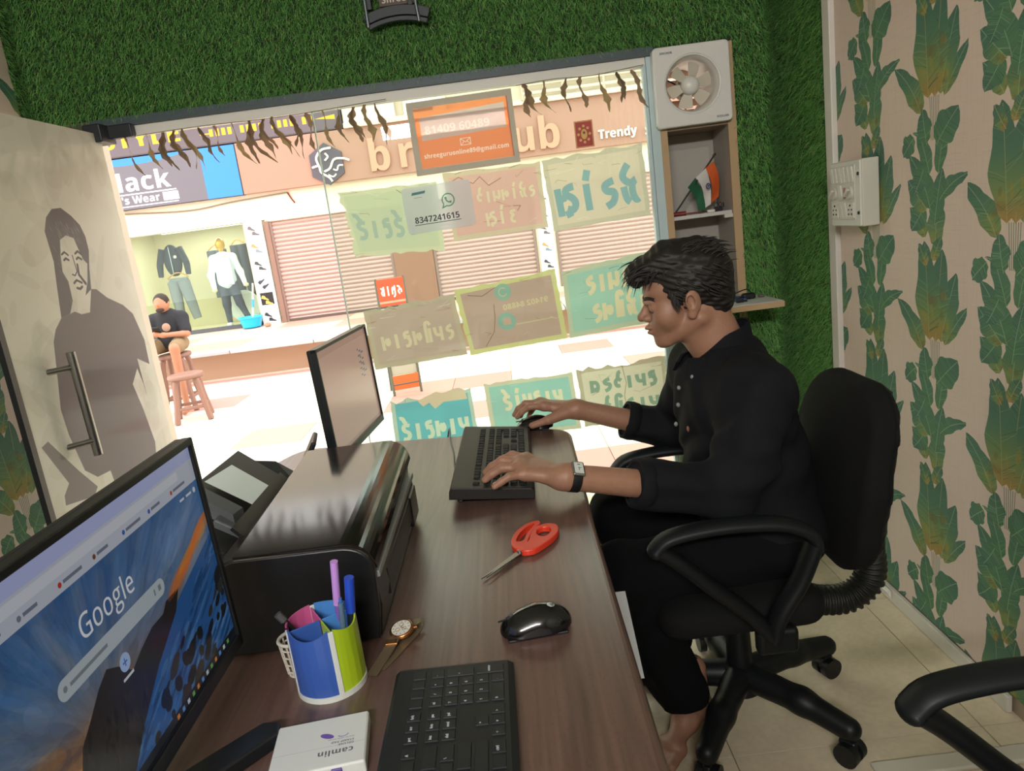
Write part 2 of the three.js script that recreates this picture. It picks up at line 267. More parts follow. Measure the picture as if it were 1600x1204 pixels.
// ---------------------------------------------------------------- the street and the row of shops opposite
const GY = -0.38, PZ = -10.68, PT = 0.05, AZ = -13.5;               // street level, platform front, platform top, facade
{
  const st = struct('street', span(-22, 22, GY - 0.3, GY - 0.012, -30, 8), mat('#b9a08c', 0.9), 'street paving outside');
  const S = 0.66, g = bx(S - 0.006, 0.024, S - 0.006);
  const cream = [0, 1, 2].map((i) => mat(lin(0.80 - i * 0.02, 0.73 - i * 0.02, 0.62 - i * 0.02), 0.6)), pink = [mat(lin(0.60, 0.30, 0.26), 0.6), mat(lin(0.57, 0.28, 0.25), 0.6)];
  const isPink = (x, z) => { const i = Math.round((x + 2.37) / S), j = Math.round((z + 6.83) / S);   // i=0,j=0: the pink tile by the monitor
    return (i === 0 && j === 0) || (i === 3 && j === -2) || (i === 2 && j === -2) || (i === -2 && j === -3) || (i >= 4 && j === 3) || (i === 3 && j === 0) || (i === 5 && j === -4) || (i === -3 && j === 3) || (i === 2 && j === -1) || (i === 6 && j === -2); };
  for (let i = -9; i <= 8; i++) for (let j = -5; j <= 5; j++) {
    const x = -2.37 + i * S, z = -6.83 + j * S; if (z > -3.45) continue;
    const o = part('tile', g, isPink(x, z) ? pink[(i + j + 20) % 2] : cream[(i * 3 + j * 5 + 90) % 3], st); o.position.set(x, GY - 0.012, z);
  }
  part('border_strip', span(-14, 10, GY - 0.02, GY + 0.001, -10.50, -10.28), pink[0], st, 'pink tile border along the platform');
  part('border_strip', span(-14, 10, GY - 0.02, GY, -10.68, -10.50), cream[0], st);
  // our own step
  struct('step', [span(-3.5, 3.5, GY, -0.02, -3.12, -2.95)], mat('#c0a98f', 0.7), 'raised doorstep of the shop');
  // platform in front of the shops
  const pf = struct('platform', span(-14, 12, GY, PT - 0.045, PZ, AZ - 3), mat('#b08f78', 0.8), 'beige raised platform opposite');
  const slabM = [mat('#b5b0b4', 0.35), mat('#a5a0a6', 0.35), mat('#bcb6b8', 0.35)];
  for (let i = 0; i < 16; i++) part('nosing', rb(1.19, 0.05, 0.34, 0.01, -9.4 + i * 1.2, PT - 0.02, PZ + 0.14), slabM[(i * 7) % 3], pf);
  const pt = [mat('#d8c0b0', 0.5), mat('#c79f90', 0.5)];
  for (let i = 0; i < 16; i++) for (let j = 0; j < 3; j++) part('tile', bx(1.19, 0.02, 0.93, -9.4 + i * 1.2, PT - 0.012, PZ - 0.5 - j * 0.94), pt[(i + j) % 3 === 1 ? 1 : 0], pf);
}
const facade = struct('facade', [span(-14, -6.75, PT, 6.5, AZ - 0.4, AZ), span(-6.75, -4.1, 1.9, 6.5, AZ - 0.4, AZ), span(-4.1, 12, 1.86, 6.5, AZ - 0.4, AZ), span(-4.52, -4.1, PT, 1.9, AZ - 0.4, AZ - 0.05), span(0.66, 1.02, PT, 1.86, AZ - 0.4, AZ - 0.02), span(3.4, 12, PT, 1.86, AZ - 0.4, AZ - 0.02)], mat(lin(0.74, 0.66, 0.53), 0.8), 'cream shop front across the street');
part('pillar', span(-1.93, -1.22, PT, 1.86, AZ - 0.3, AZ + 0.03), mat('#8d6a58', 0.7), facade, 'brown pillar between the shutters');
part('jamb', span(-4.12, -4.04, PT, 1.87, AZ - 0.1, AZ + 0.03), mat('#8a6a5e', 0.6), facade);
part('wire', tube([[-6.5, 2.30, AZ + 0.02], [-5.3, 2.22, AZ + 0.02], [-4.6, 2.27, AZ + 0.02], [-3.6, 2.31, AZ + 0.02]], 0.012, 20, 5), mat('#8a7a6a', 0.8), facade);
part('wire', tube([[-3.6, 2.31, AZ + 0.02], [-3.55, 2.2, AZ + 0.02], [-3.5, 2.12, AZ + 0.03]], 0.014, 8, 5), mat('#7a2a20', 0.8), facade);
// rolling shutters: horizontal corrugations
{
  function shutter(x0, x1, label) {
    const o = thing('rolling_shutter', label, 'shutter', [(x0 + x1) / 2, PT, AZ - 0.06], 0, 'grey rolling shutters opposite');
    const prof = [], n = 24, h = 1.80; for (let i = 0; i <= n * 4; i++) { const t = i / (n * 4); prof.push([0.022 * Math.abs(Math.sin(t * n * PI)), t * h]); }
    const pts = [[-0.02, 0], ...prof, [-0.02, h]];
    const g = ext(pts, x1 - x0); g.rotateY(-PI / 2); g.translate((x1 - x0) / 2, 0, 0);
    part('curtain', g, mat('#b39a94', 0.45, { metalness: 0.25 }), o, 'corrugated metal curtain');
    part('bottom_bar', rb(x1 - x0, 0.05, 0.05, 0.006, 0, 0.025, 0.01), mat('#5a4a46', 0.5), o);
    part('guide_rail', rb(0.05, h, 0.06, 0.005, -(x1 - x0) / 2, h / 2, 0.02), mat('#8f7a74', 0.5), o); part('guide_rail', rb(0.05, h, 0.06, 0.005, (x1 - x0) / 2, h / 2, 0.02), mat('#8f7a74', 0.5), o);
  }
  shutter(-4.03, -1.96, 'closed rolling shutter beside the white board of shoe pictures');
  shutter(-1.19, 0.64, 'closed rolling shutter between brown pillar and narrow shoe poster');
  shutter(1.04, 3.4, 'closed rolling shutter behind the seated man and blue window upright');
}
// sign boards
{
  const b = thing('brown_signboard', 'long brown signboard with raised letters above the shutters', 'sign', [0, 0, AZ]);
  part('board', rb(9.4, 0.86, 0.12, 0.01, -4.33 + 4.7, 2.79, 0.06), mat('#a27c6c', 0.55), b);
  const wl = mat('#c2917a', 0.5), ww = mat('#f4efe6', 0.5);
  const put = (s, x, y, size, m, k) => { const g = letters3d(s, size, 0.05); g.translate(x, y, 0.12); part('letter', g, m, b); };
  put('b', -2.1, 2.46, 0.52, wl); put('r', -1.58, 2.46, 0.52, wl); put('u', 0.42, 2.46, 0.52, wl); put('b', 0.86, 2.46, 0.52, wl);
  put('Trendy', 1.93, 2.50, 0.145, ww); put('S', 2.74, 2.47, 0.145, ww);
  const hex = []; for (let i = 0; i < 6; i++) hex.push([0.32 * Math.cos(i * PI / 3 + PI / 6), 0.35 * Math.sin(i * PI / 3 + PI / 6)]);
  const hx = part('emblem', ext(hex, 0.03, 0.005).translate(-2.80, 2.68, 0.12), mat('#4f4a55', 0.5), b, 'dark hexagon emblem with white flourishes');
  const fl = (p, r = 0.02) => part('flourish', tube(p.map(([x, y]) => [-2.80 + x, 2.68 + y, 0.162]), r, 18, 6), ww, hx);
  fl([[-0.14, -0.02], [-0.16, 0.12], [-0.05, 0.24], [0.12, 0.26]]); fl([[-0.26, -0.03], [-0.14, -0.02], [-0.12, -0.12], [0.02, -0.24], [0.05, -0.30]]); fl([[-0.06, -0.12], [0.04, -0.08], [0.14, 0.06], [0.30, 0.06], [0.40, 0.02]]); fl([[0.1, -0.1], [0.16, -0.12], [0.2, -0.05], [0.28, -0.05]], 0.015); fl([[0.0, -0.18], [0.08, -0.22], [0.14, -0.18]], 0.014); fl([[0.0, 0.18], [0.04, 0.12], [-0.02, 0.06]], 0.018);
  // the menswear sign
  const k = thing('menswear_signboard', 'black and blue menswear signboard with white lettering', 'sign', [0, 0, AZ]);
  const c = tex(canvas(1400, 512, (g, w, h) => {
    g.fillStyle = '#65616c'; g.fillRect(0, 0, w, h); g.fillStyle = '#2f7ff0'; g.fillRect(w * 0.775, 0, w, h); g.beginPath(); g.ellipse(430, -28, 560, 100, 0.0, 0, 7); g.fill();
    g.fillStyle = '#f6f4fa'; g.font = 'bold 250px sans-serif'; g.fillText('Black', 130, 330); g.fillRect(160, 356, 660, 12); g.font = 'bold 104px sans-serif'; g.fillText("Men's Wear", 100, 456, 560); g.fillRect(690, 380, 140, 84); g.fillRect(160, 478, 660, 10);
  }));
  part('panel', new THREE.PlaneGeometry(2.72, 0.85).translate(-5.70, 2.785, 0.131), mat('#ffffff', 0.4, { map: c }), k, 'dark printed face with white lettering and a blue end');
  part('case', rb(2.74, 0.86, 0.13, 0.008, -5.70, 2.785, 0.062), mat('#2b2a30', 0.5), k);
  // sign of the floor above
  const u = thing('yellow_letter_signboard', 'grey signboard with yellow lettering above the menswear sign', 'sign', [0, 0, AZ]);
  const cu = tex(canvas(1600, 256, (g, w, h) => {
    g.fillStyle = '#5e535c'; g.fillRect(0, 0, w, h); g.fillStyle = '#f5b21e'; g.font = 'bold 190px sans-serif'; g.fillText('STYLE', 60, 190);
    for (let i = 0; i < 18; i++) g.fillRect(720 + i * 46, 60, 30, 16 + (i % 3) * 8);
    for (let i = 0; i < 17; i++) if (i % 5 !== 4) g.fillRect(760 + i * 40, 130, 24, 60); g.beginPath(); g.moveTo(1440, 160); g.lineTo(1570, 140); g.lineTo(1570, 180); g.fill(); g.fillRect(700, 160, 60, 10);
  }));
  part('panel', new THREE.PlaneGeometry(4.3, 0.50).translate(-4.6, 3.50, 0.131), mat('#ffffff', 0.4, { map: cu }), u); part('case', rb(4.34, 0.54, 0.13, 0.008, -4.6, 3.50, 0.062), mat('#4a4348', 0.5), u);
  // upper storey bits seen over the signs
  part('ledge', span(-7, 12, 3.80, 3.95, AZ, AZ + 0.35), mat('#cdbfa8', 0.8), facade); part('ledge', span(-2.4, 12, 3.22, 3.30, AZ, AZ + 0.2), mat('#d6c6b4', 0.8), facade);
  const banner = single('flex_banner', rb(0.9, 0.42, 0.02, 0.004, -1.95, 3.50, AZ + 0.1), mat(lin(0.75, 0.58, 0.54), 0.6), 'faded pink banner beside the yellow-lettered sign', 'banner');
  const v = thing('louvre_vent', 'white slatted vent above the brown signboard', 'vent', [-0.98, 3.52, AZ + 0.06]);
  part('frame', rb(0.74, 0.44, 0.04, 0.005), M.white, v); for (let i = 0; i < 3; i++) part('slat', rb(0.42, 0.06, 0.05, 0.012, -0.08, -0.14 + i * 0.14, 0.02), i === 1 ? M.paper : mat('#4c5a55', 0.4), v);
  const rail = thing('balcony_rail', 'pale balcony rail high on the shop front opposite', 'railing', [2.0, 3.48, AZ + 0.2]); for (let i = 0; i < 3; i++) part('bar', rod([-1.3, -0.1 + i * 0.14, 0], [1.6, -0.1 + i * 0.14, 0], 0.03), mat('#c9bfae', 0.6), rail); for (let i = 0; i < 5; i++) part('post', rod([-1.3 + i * 0.7, -0.2, 0], [-1.3 + i * 0.7, 0.3, 0], 0.03), mat('#b3a795', 0.6), rail);
}
// boards of shoe pictures
function shoeShape(s) { const p = new THREE.Shape(); p.moveTo(-0.5 * s, -0.12 * s); p.lineTo(0.5 * s, -0.12 * s); p.quadraticCurveTo(0.56 * s, 0.06 * s, 0.2 * s, 0.10 * s); p.quadraticCurveTo(0.02 * s, 0.14 * s, -0.08 * s, 0.30 * s); p.quadraticCurveTo(-0.3 * s, 0.36 * s, -0.48 * s, 0.28 * s); p.closePath(); return p; }
{
  const board = (x0, x1, y0, y1, label, rows) => {
    const b = thing('shoe_poster_board', label, 'poster', [(x0 + x1) / 2, 0, AZ + 0.03]);
    part('sheet', rb(x1 - x0, y1 - y0, 0.03, 0.004, 0, (y0 + y1) / 2, 0), mat('#f1eef0', 0.5), b);
    const cols = ['#6d6468', '#c98f5a', '#44484e', '#3c4048', '#1e1c1c', '#33373d'];
    rows.forEach((k, i) => { const y = y1 - (y1 - y0) * (i + 0.6) / rows.length, W = x1 - x0;
      if (k === 4) part('print', bx(W * 0.72, 0.22, 0.004, 0.0, y + 0.04, 0.018), mat('#262422', 0.6), b);
      for (const s of [0, 1]) { const g = new THREE.ShapeGeometry(shoeShape(W * 0.42)); g.rotateZ(k === 3 ? 0.7 : -0.35 + s * 0.2); g.translate(-W * 0.12 + s * W * 0.2, y + (s ? -0.045 : 0.045), 0.021 + s * 0.001); part('print', g, mat(k === 4 ? '#d9b45a' : s && k === 1 ? '#7d8b9a' : cols[k], 0.6), b); } });
  };
  board(-4.47, -4.15, PT, 1.9, 'tall white board of shoe pictures beside the display window', [0, 1, 2, 3, 4, 5]);
  board(0.70, 0.98, PT, 1.86, 'narrow white shoe poster between the two right shutters', [0, 1, 0, 1, 2, 5]);
}
// display window of the menswear shop
{
  const w = struct('window_2', null, null, 'display window of the menswear shop');
  part('pane', span(-6.72, -4.52, PT + 0.06, 1.9, AZ - 0.02, AZ - 0.012), M.glass, w, 'clear display glass'); part('sill', span(-6.75, -4.5, PT, PT + 0.07, AZ - 0.06, AZ + 0.02), mat('#4d5056', 0.4), w);
  const bw = struct('wall_display', [span(-7.4, -4.1, PT, 2.2, AZ - 1.5, AZ - 1.4), span(-7.4, -6.76, PT, 2.2, AZ - 1.5, AZ - 0.4), span(-4.3, -4.14, PT, 2.2, AZ - 1.5, AZ - 0.4), span(-7.4, -4.1, 1.95, 2.2, AZ - 1.5, AZ - 0.4), span(-7.4, -4.1, PT - 0.05, PT + 0.02, AZ - 1.5, AZ)], mat('#e2d9ba', 0.8), 'cream back of the display');
  const dl = thing('display_lamp', 'ceiling strip lamp lighting the clothes display', 'lamp', [-5.5, 1.93, AZ - 0.7]); part('housing', rb(1.6, 0.04, 0.12, 0.005), M.white, dl); part('tube', bx(1.5, 0.006, 0.08, 0, -0.023, 0), mat('#fff', 0.5, { emissive: lin(1, 0.95, 0.85), emissiveIntensity: 3 }), dl);
  const a = new THREE.RectAreaLight(lin(1, 0.94, 0.84), 42, 1.5, 0.1); a.name = 'display_lamp_glow'; a.position.set(-5.5, 1.895, AZ - 0.7); a.lookAt(-5.5, 0, AZ - 0.7); scene.add(a);
  const zI = AZ - 0.55;
  // jacket and jeans on a hanger
  const denim = mat('#7f8186', 0.8), navy = mat('#2b303c', 0.8), hang = mat('#c9913f', 0.5);
  const hanger = (p, y, z, w = 0.2) => part('hanger', tube([[-w, y, z], [-w * 0.9, y + 0.02, z], [0, y + 0.1, z], [w * 0.9, y + 0.02, z], [w, y, z]], 0.012, 16, 6), hang, p);
  const jk = thing('jacket', 'dark navy jacket hanging in the display window', 'jacket', [-6.10, 1.05, zI]);
  part('body', solid(blend(0.05, [ball([0, 0.36, 0], [0.17, 0.30, 0.08])]), [-0.3, 0, -0.15], [0.3, 0.75, 0.15], 0.025), navy, jk);
  for (const s of [-1, 1]) part('sleeve', [rod([s * 0.15, 0.58, 0], [s * 0.25, 0.30, 0.02], 0.07, 10, 0.06), rod([s * 0.25, 0.30, 0.02], [s * 0.26, 0.08, 0.05], 0.06, 10, 0.045)], navy, jk); part('zip', rb(0.01, 0.5, 0.01, 0.002, 0, 0.36, 0.085), M.chrome, jk); part('motif', cy(0.03, 0.03, 0.006, 10).rotateX(PI / 2).translate(0.09, 0.42, 0.085), M.white, jk);
  const jn = thing('jeans', 'grey jeans hanging below the navy jacket', 'jeans', [-6.02, 0.30, zI + 0.12]); hanger(jn, 0.78, 0);
  part('leg', rod([-0.10, 0.72, 0], [-0.10, 0.05, 0], 0.115, 12, 0.08), denim, jn); part('leg', rod([0.08, 0.72, 0], [0.20, 0.0, 0], 0.115, 12, 0.075), denim, jn); part('waistband', rb(0.34, 0.09, 0.12, 0.03, 0, 0.74, 0), denim, jn);
  // mannequin
  const mq = thing('mannequin', 'gold-headed mannequin in white open shirt and dark trousers', 'mannequin', [-5.12, PT + 0.02, zI + 0.15], 0.15);
  const bodyM = mat('#e9d9b0', 0.35), wht = mat('#eef0fa', 0.8), trou = mat('#454a5c', 0.8);
  part('head', solid(blend(0.03, [ball([0, 1.52, 0], [0.085, 0.12, 0.1]), capsule([0, 1.42, 0], [0, 1.32, 0], 0.04)]), [-0.15, 1.25, -0.15], [0.15, 1.7, 0.15], 0.015), mat('#d8a63c', 0.25, { metalness: 0.5 }), mq, 'shiny gold head');
  part('shirt', solid(blend(0.05, [capsule([0, 1.24, 0], [0, 0.86, 0], 0.15, 0.17), capsule([-0.17, 1.26, 0], [-0.27, 0.98, 0], 0.07, 0.055), capsule([-0.27, 0.98, 0], [-0.24, 0.74, 0.05], 0.055, 0.045), capsule([0.17, 1.26, 0], [0.27, 0.98, 0.03], 0.07, 0.055), capsule([0.27, 0.98, 0.03], [0.32, 0.78, 0.1], 0.055, 0.045), capsule([-0.17, 1.26, 0], [0.17, 1.26, 0], 0.075)]), [-0.45, 0.6, -0.25], [0.45, 1.42, 0.25], 0.02), wht, mq);
  part('lapel', rb(0.11, 0.5, 0.03, 0.012, 0.10, 1.02, 0.155), mat('#cdbfe0', 0.8), mq, 'pale lilac shirt panel');
  part('trousers', solid(blend(0.04, [capsule([-0.07, 0.78, 0], [-0.09, 0.42, 0.02], 0.10, 0.075), capsule([-0.09, 0.42, 0.02], [-0.1, 0.1, 0], 0.07, 0.05), capsule([0.08, 0.78, 0], [0.15, 0.42, 0.04], 0.10, 0.075), capsule([0.15, 0.42, 0.04], [0.27, 0.08, 0.06], 0.07, 0.05)]), [-0.3, 0.02, -0.2], [0.45, 0.92, 0.25], 0.02), trou, mq);
  for (const [x, z] of [[-0.1, 0.04], [0.29, 0.1]]) part('shoe', rb(0.09, 0.08, 0.22, 0.03, x, 0.04, z), M.paper, mq);
  for (const [x, y, z] of [[-0.24, 0.70, 0.06], [0.34, 0.74, 0.12]]) part('hand', ball2([x, y, z], 0.045), bodyM, mq);
  // dark clothes behind
  const cl = (x, w, h, y, m, label) => { const t = thing('hanging_trousers', label, 'trousers', [x, y, zI - 0.5]); hanger(t, h, 0, w * 0.6); part('leg', rod([-w * 0.3, h, 0], [-w * 0.35, 0, 0], w * 0.42, 10, w * 0.3), m, t); part('leg', rod([w * 0.3, h, 0], [w * 0.45, 0, 0], w * 0.42, 10, w * 0.3), m, t); };
  cl(-5.45, 0.26, 0.9, 0.6, mat('#4b5262', 0.8), 'dark blue trousers hanging behind the mannequin'); cl(-5.02, 0.22, 1.0, 0.55, mat('#363b44', 0.8), 'black trousers hanging right of the mannequin'); cl(-4.52, 0.18, 1.0, 0.6, mat('#6f7d84', 0.8), 'grey-blue trousers hanging beside the shoe board');
  const disc = thing('display_disc', 'round white panel standing behind the mannequin legs', 'panel', [-4.98, PT + 0.02, zI - 0.1]); part('disc', cy(0.3, 0.3, 0.03, 40).rotateX(PI / 2).translate(0, 0.33, 0), M.paper, disc); part('foot', rb(0.3, 0.03, 0.14, 0.01, 0, 0.015, 0), M.white, disc);
  const bk = thing('mop_bucket', 'bright blue plastic bucket on the platform', 'bucket', [-4.62, PT, AZ + 0.22]);
  part('body', lathe([[0.0, 0.01], [0.15, 0.01], [0.16, 0.03], [0.20, 0.19], [0.215, 0.19], [0.215, 0.2], [0.19, 0.2], [0.15, 0.04], [0, 0.03]], 28), mat('#1fb6e8', 0.35), bk); part('rim', new THREE.TorusGeometry(0.208, 0.012, 8, 28).rotateX(PI / 2).translate(0, 0.195, 0), mat('#36c6f2', 0.35), bk);
  const mp = thing('mop', 'blue and white mop handle standing in the bucket', 'mop', [-4.60, PT, AZ + 0.22]); part('handle', rod([0, 0.06, 0], [0.11, 0.78, -0.1], 0.015), M.white, mp); part('grip', rod([0.045, 0.36, -0.04], [0.065, 0.5, -0.06], 0.02), mat('#3aa0e0', 0.4), mp); part('head', ball2([0, 0.09, 0], 0.045), mat('#d8d2c6', 0.9), mp);
  single('stone', ball2([-4.28, PT + 0.035, AZ + 0.4], 0.05), mat('#a8836a', 0.9), 'small brown stone in front of the shoe board', 'stone');
}
function ball2(c, r) { const g = new THREE.SphereGeometry(r, 16, 12); g.scale(1.15, 0.85, 1); return g.translate(c[0], c[1], c[2]); }
// stools
function stool(label, x, z, turn, H = 0.53) {
  const s = thing('plastic_stool', label, 'stool', [x, GY, z], turn, 'brown plastic stools'), m = mat('#8d6a5e', 0.5);
  part('seat', [lathe([[0, H], [0.16, H], [0.187, H - 0.008], [0.194, H - 0.03], [0.180, H - 0.055], [0.168, H - 0.03], [0, H - 0.03]], 32)], m, s);
  for (let i = 0; i < 4; i++) { const a = i * PI / 2 + PI / 4, c = Math.cos(a), n = Math.sin(a); const g = tube([[c * 0.13, H - 0.03, n * 0.13], [c * 0.165, H - 0.12, n * 0.165], [c * 0.19, 0.25, n * 0.19], [c * 0.245, 0.005, n * 0.245]], 0.032, 20, 8); part('leg', g, m, s); }
  for (let i = 0; i < 4; i++) { const a = i * PI / 2 + PI / 4, b = a + PI / 2; part('stretcher', rod([Math.cos(a) * 0.21, 0.16, Math.sin(a) * 0.21], [Math.cos(b) * 0.21, 0.16, Math.sin(b) * 0.21], 0.018), m, s); }
  return s;
}
stool('brown plastic stool standing empty behind the open door', -3.64, -8.05, 0.35);
stool('brown plastic stool under the man in black T-shirt', -4.02, -8.72, 0.1, 0.69);
// A-frame advertising stand on the street
{
  const a = thing('advertising_stand', 'small metal stand with red and white notice on the street', 'sign', [-1.22, GY, -7.95], 0.25), m = mat('#6d6a62', 0.5, { metalness: 0.4 });
  for (const x of [-0.15, 0.15]) part('leg', rod([x, 0, 0.02], [x, 1.28, -0.04], 0.014), m, a); for (const x of [-0.15, 0.15]) part('leg', rod([x, 0, -0.3], [x, 1.1, -0.06], 0.012), m, a); part('crossbar', rod([-0.15, 0.12, 0.015], [0.15, 0.12, 0.015], 0.01), m, a);
  const face = (y0, y1, c, nm) => part(nm, rb(0.29, y1 - y0, 0.012, 0.003, 0, (y0 + y1) / 2, 0.02 - (y0 + y1) * 0.02), c, a);
  face(0.98, 1.27, mat('#ffffff', 0.6, { map: tex(canvas(256, 256, (g) => { g.fillStyle = '#e2553a'; g.fillRect(0, 0, 256, 256); g.fillStyle = '#fff'; gujRow(g, ['sha', 'I', 'gu', 'ru'], 20, 70, 210, 90, '#ffffff', 14, false); g.fillStyle = '#f3a090'; g.fillRect(0, 210, 256, 20); })) }), 'notice'); face(0.22, 0.96, mat('#b9b0a4', 0.6), 'panel');
  face(0.06, 0.22, mat('#e06a38', 0.6), 'notice');
}
// ---------------------------------------------------------------- stroke letters for the notices (their print is seen from behind, mirrored)
function gujRow(g, glyphs, x, y, w, h, color, lw, mirror = true) {
  const G = {
    S: [[[0.9, 0.08], [0.45, 0.0], [0.15, 0.18], [0.3, 0.42], [0.75, 0.5], [0.85, 0.75], [0.55, 0.98], [0.1, 0.9]]],
    Sc: [[[0.9, 0.08], [0.45, 0.0], [0.15, 0.18], [0.3, 0.42], [0.75, 0.5], [0.85, 0.75], [0.55, 0.98], [0.1, 0.9]], [[-0.1, -0.42], [0.25, -0.45], [0.35, -0.2], [0.6, -0.05]]],
    tta: [[[0.1, 0.35], [0.9, 0.3]], [[0.85, 0.0], [0.35, -0.02], [0.2, 0.2], [0.6, 0.35], [0.85, 0.6], [0.7, 0.95], [0.2, 0.95]]],
    kk: [[[0.62, -0.45], [0.2, -0.15], [0.25, 0.1], [0.6, 0.25]], [[0.2, 0.35], [0.25, 0.8], [0.5, 0.95]], [[1.0, 0.15], [0.75, 0.2], [0.68, 0.6], [0.85, 0.92], [1.05, 0.85]]],
    dd: [[[0.9, 0.05], [0.3, 0.12], [0.35, 0.42], [0.95, 0.45], [0.8, 0.85], [0.3, 0.98]]],
    I: [[[0.5, 0.0], [0.52, 1.0]]],
    Ih: [[[0.5, 0.0], [0.52, 1.0]], [[0.8, -0.5], [0.5, -0.12]]],
    pa: [[[0.85, 0.0], [0.85, 1.0]], [[0.1, 0.0], [0.12, 0.45], [0.4, 0.6], [0.85, 0.55]]],
    ka: [[[0.95, 0.1], [0.5, 0.0], [0.45, 0.35], [0.9, 0.5], [0.95, 0.85], [0.5, 0.95]], [[0.1, 0.5], [0.5, 0.45]], [[0.45, 0.35], [0.1, 0.2]]],
    kha: [[[0.0, 0.0], [0.05, 1.05]], [[0.03, 0.42], [0.45, 0.36]], [[1.0, 0.0], [0.5, 0.02], [0.45, 0.28], [0.85, 0.4], [1.05, 0.65], [0.8, 0.9], [0.45, 0.8]], [[0.45, 0.85], [0.58, 1.12]]],
    ta: [[[0.15, 0.0], [0.15, 1.0]], [[0.15, 0.3], [0.5, 0.1], [0.85, 0.35], [0.8, 0.8], [0.55, 0.85], [0.5, 0.6]]],
    na: [[[0.12, 0.0], [0.12, 1.0]], [[0.12, 0.4], [0.5, 0.4]], [[0.7, 0.2], [0.95, 0.45], [0.7, 0.7], [0.5, 0.45], [0.7, 0.2]]],
    ma: [[[0.1, 0.0], [0.1, 1.0]], [[0.1, 0.6], [0.6, 0.6], [0.75, 0.8], [0.9, 0.6], [0.85, 0.0]]],
    ga: [[[0.9, 0.3], [0.55, 0.1], [0.2, 0.35], [0.35, 0.75], [0.75, 0.7]], [[0.55, 0.1], [0.6, -0.35], [0.9, -0.4]]],
    li: [[[0.3, 1.0], [0.3, 0.0], [0.35, -0.4], [0.75, -0.45], [0.9, -0.2]], [[0.75, 0.0], [0.75, 1.0]]],
    sha: [[[0.8, 0.0], [0.8, 1.0]], [[0.1, 0.2], [0.5, 0.1], [0.55, 0.5], [0.2, 0.6], [0.5, 0.95]]],
    gu: [[[0.8, 0.0], [0.8, 1.0]], [[0.2, 0.9], [0.15, 0.4], [0.4, 0.1], [0.5, 0.5]], [[0.8, 1.0], [0.4, 1.2]]],
    ru: [[[0.1, 0.1], [0.7, 0.1], [0.6, 0.5], [0.2, 0.6], [0.6, 0.95]], [[0.7, 0.4], [1.0, 0.4], [1.0, 0.8]]],
    ra: [[[0.85, 0.0], [0.3, 0.1], [0.35, 0.4], [0.8, 0.45], [0.35, 0.7], [0.15, 1.0]]],
    ha: [[[0.9, 0.1], [0.4, 0.05], [0.3, 0.3], [0.7, 0.4], [0.3, 0.6], [0.35, 0.9], [0.8, 1.0]]],
  };
  g.save(); g.strokeStyle = color; g.lineWidth = lw; g.lineCap = 'butt'; g.lineJoin = 'round';
  const cw = w / glyphs.length;
  glyphs.forEach((k, i) => { const gw = cw * (k[0] === 'I' ? 0.5 : 0.78), ox = x + i * cw + (cw - gw) / 2;
    for (const s of G[k]) { const P = s.map(([a, b]) => [ox + a * gw, y + b * h]); g.beginPath(); g.moveTo(...P[0]); for (let j = 1; j < P.length - 1; j++) g.quadraticCurveTo(P[j][0], P[j][1], (P[j][0] + P[j + 1][0]) / 2, (P[j][1] + P[j + 1][1]) / 2); g.lineTo(...P[P.length - 1]); g.stroke(); } });
  g.restore();
}
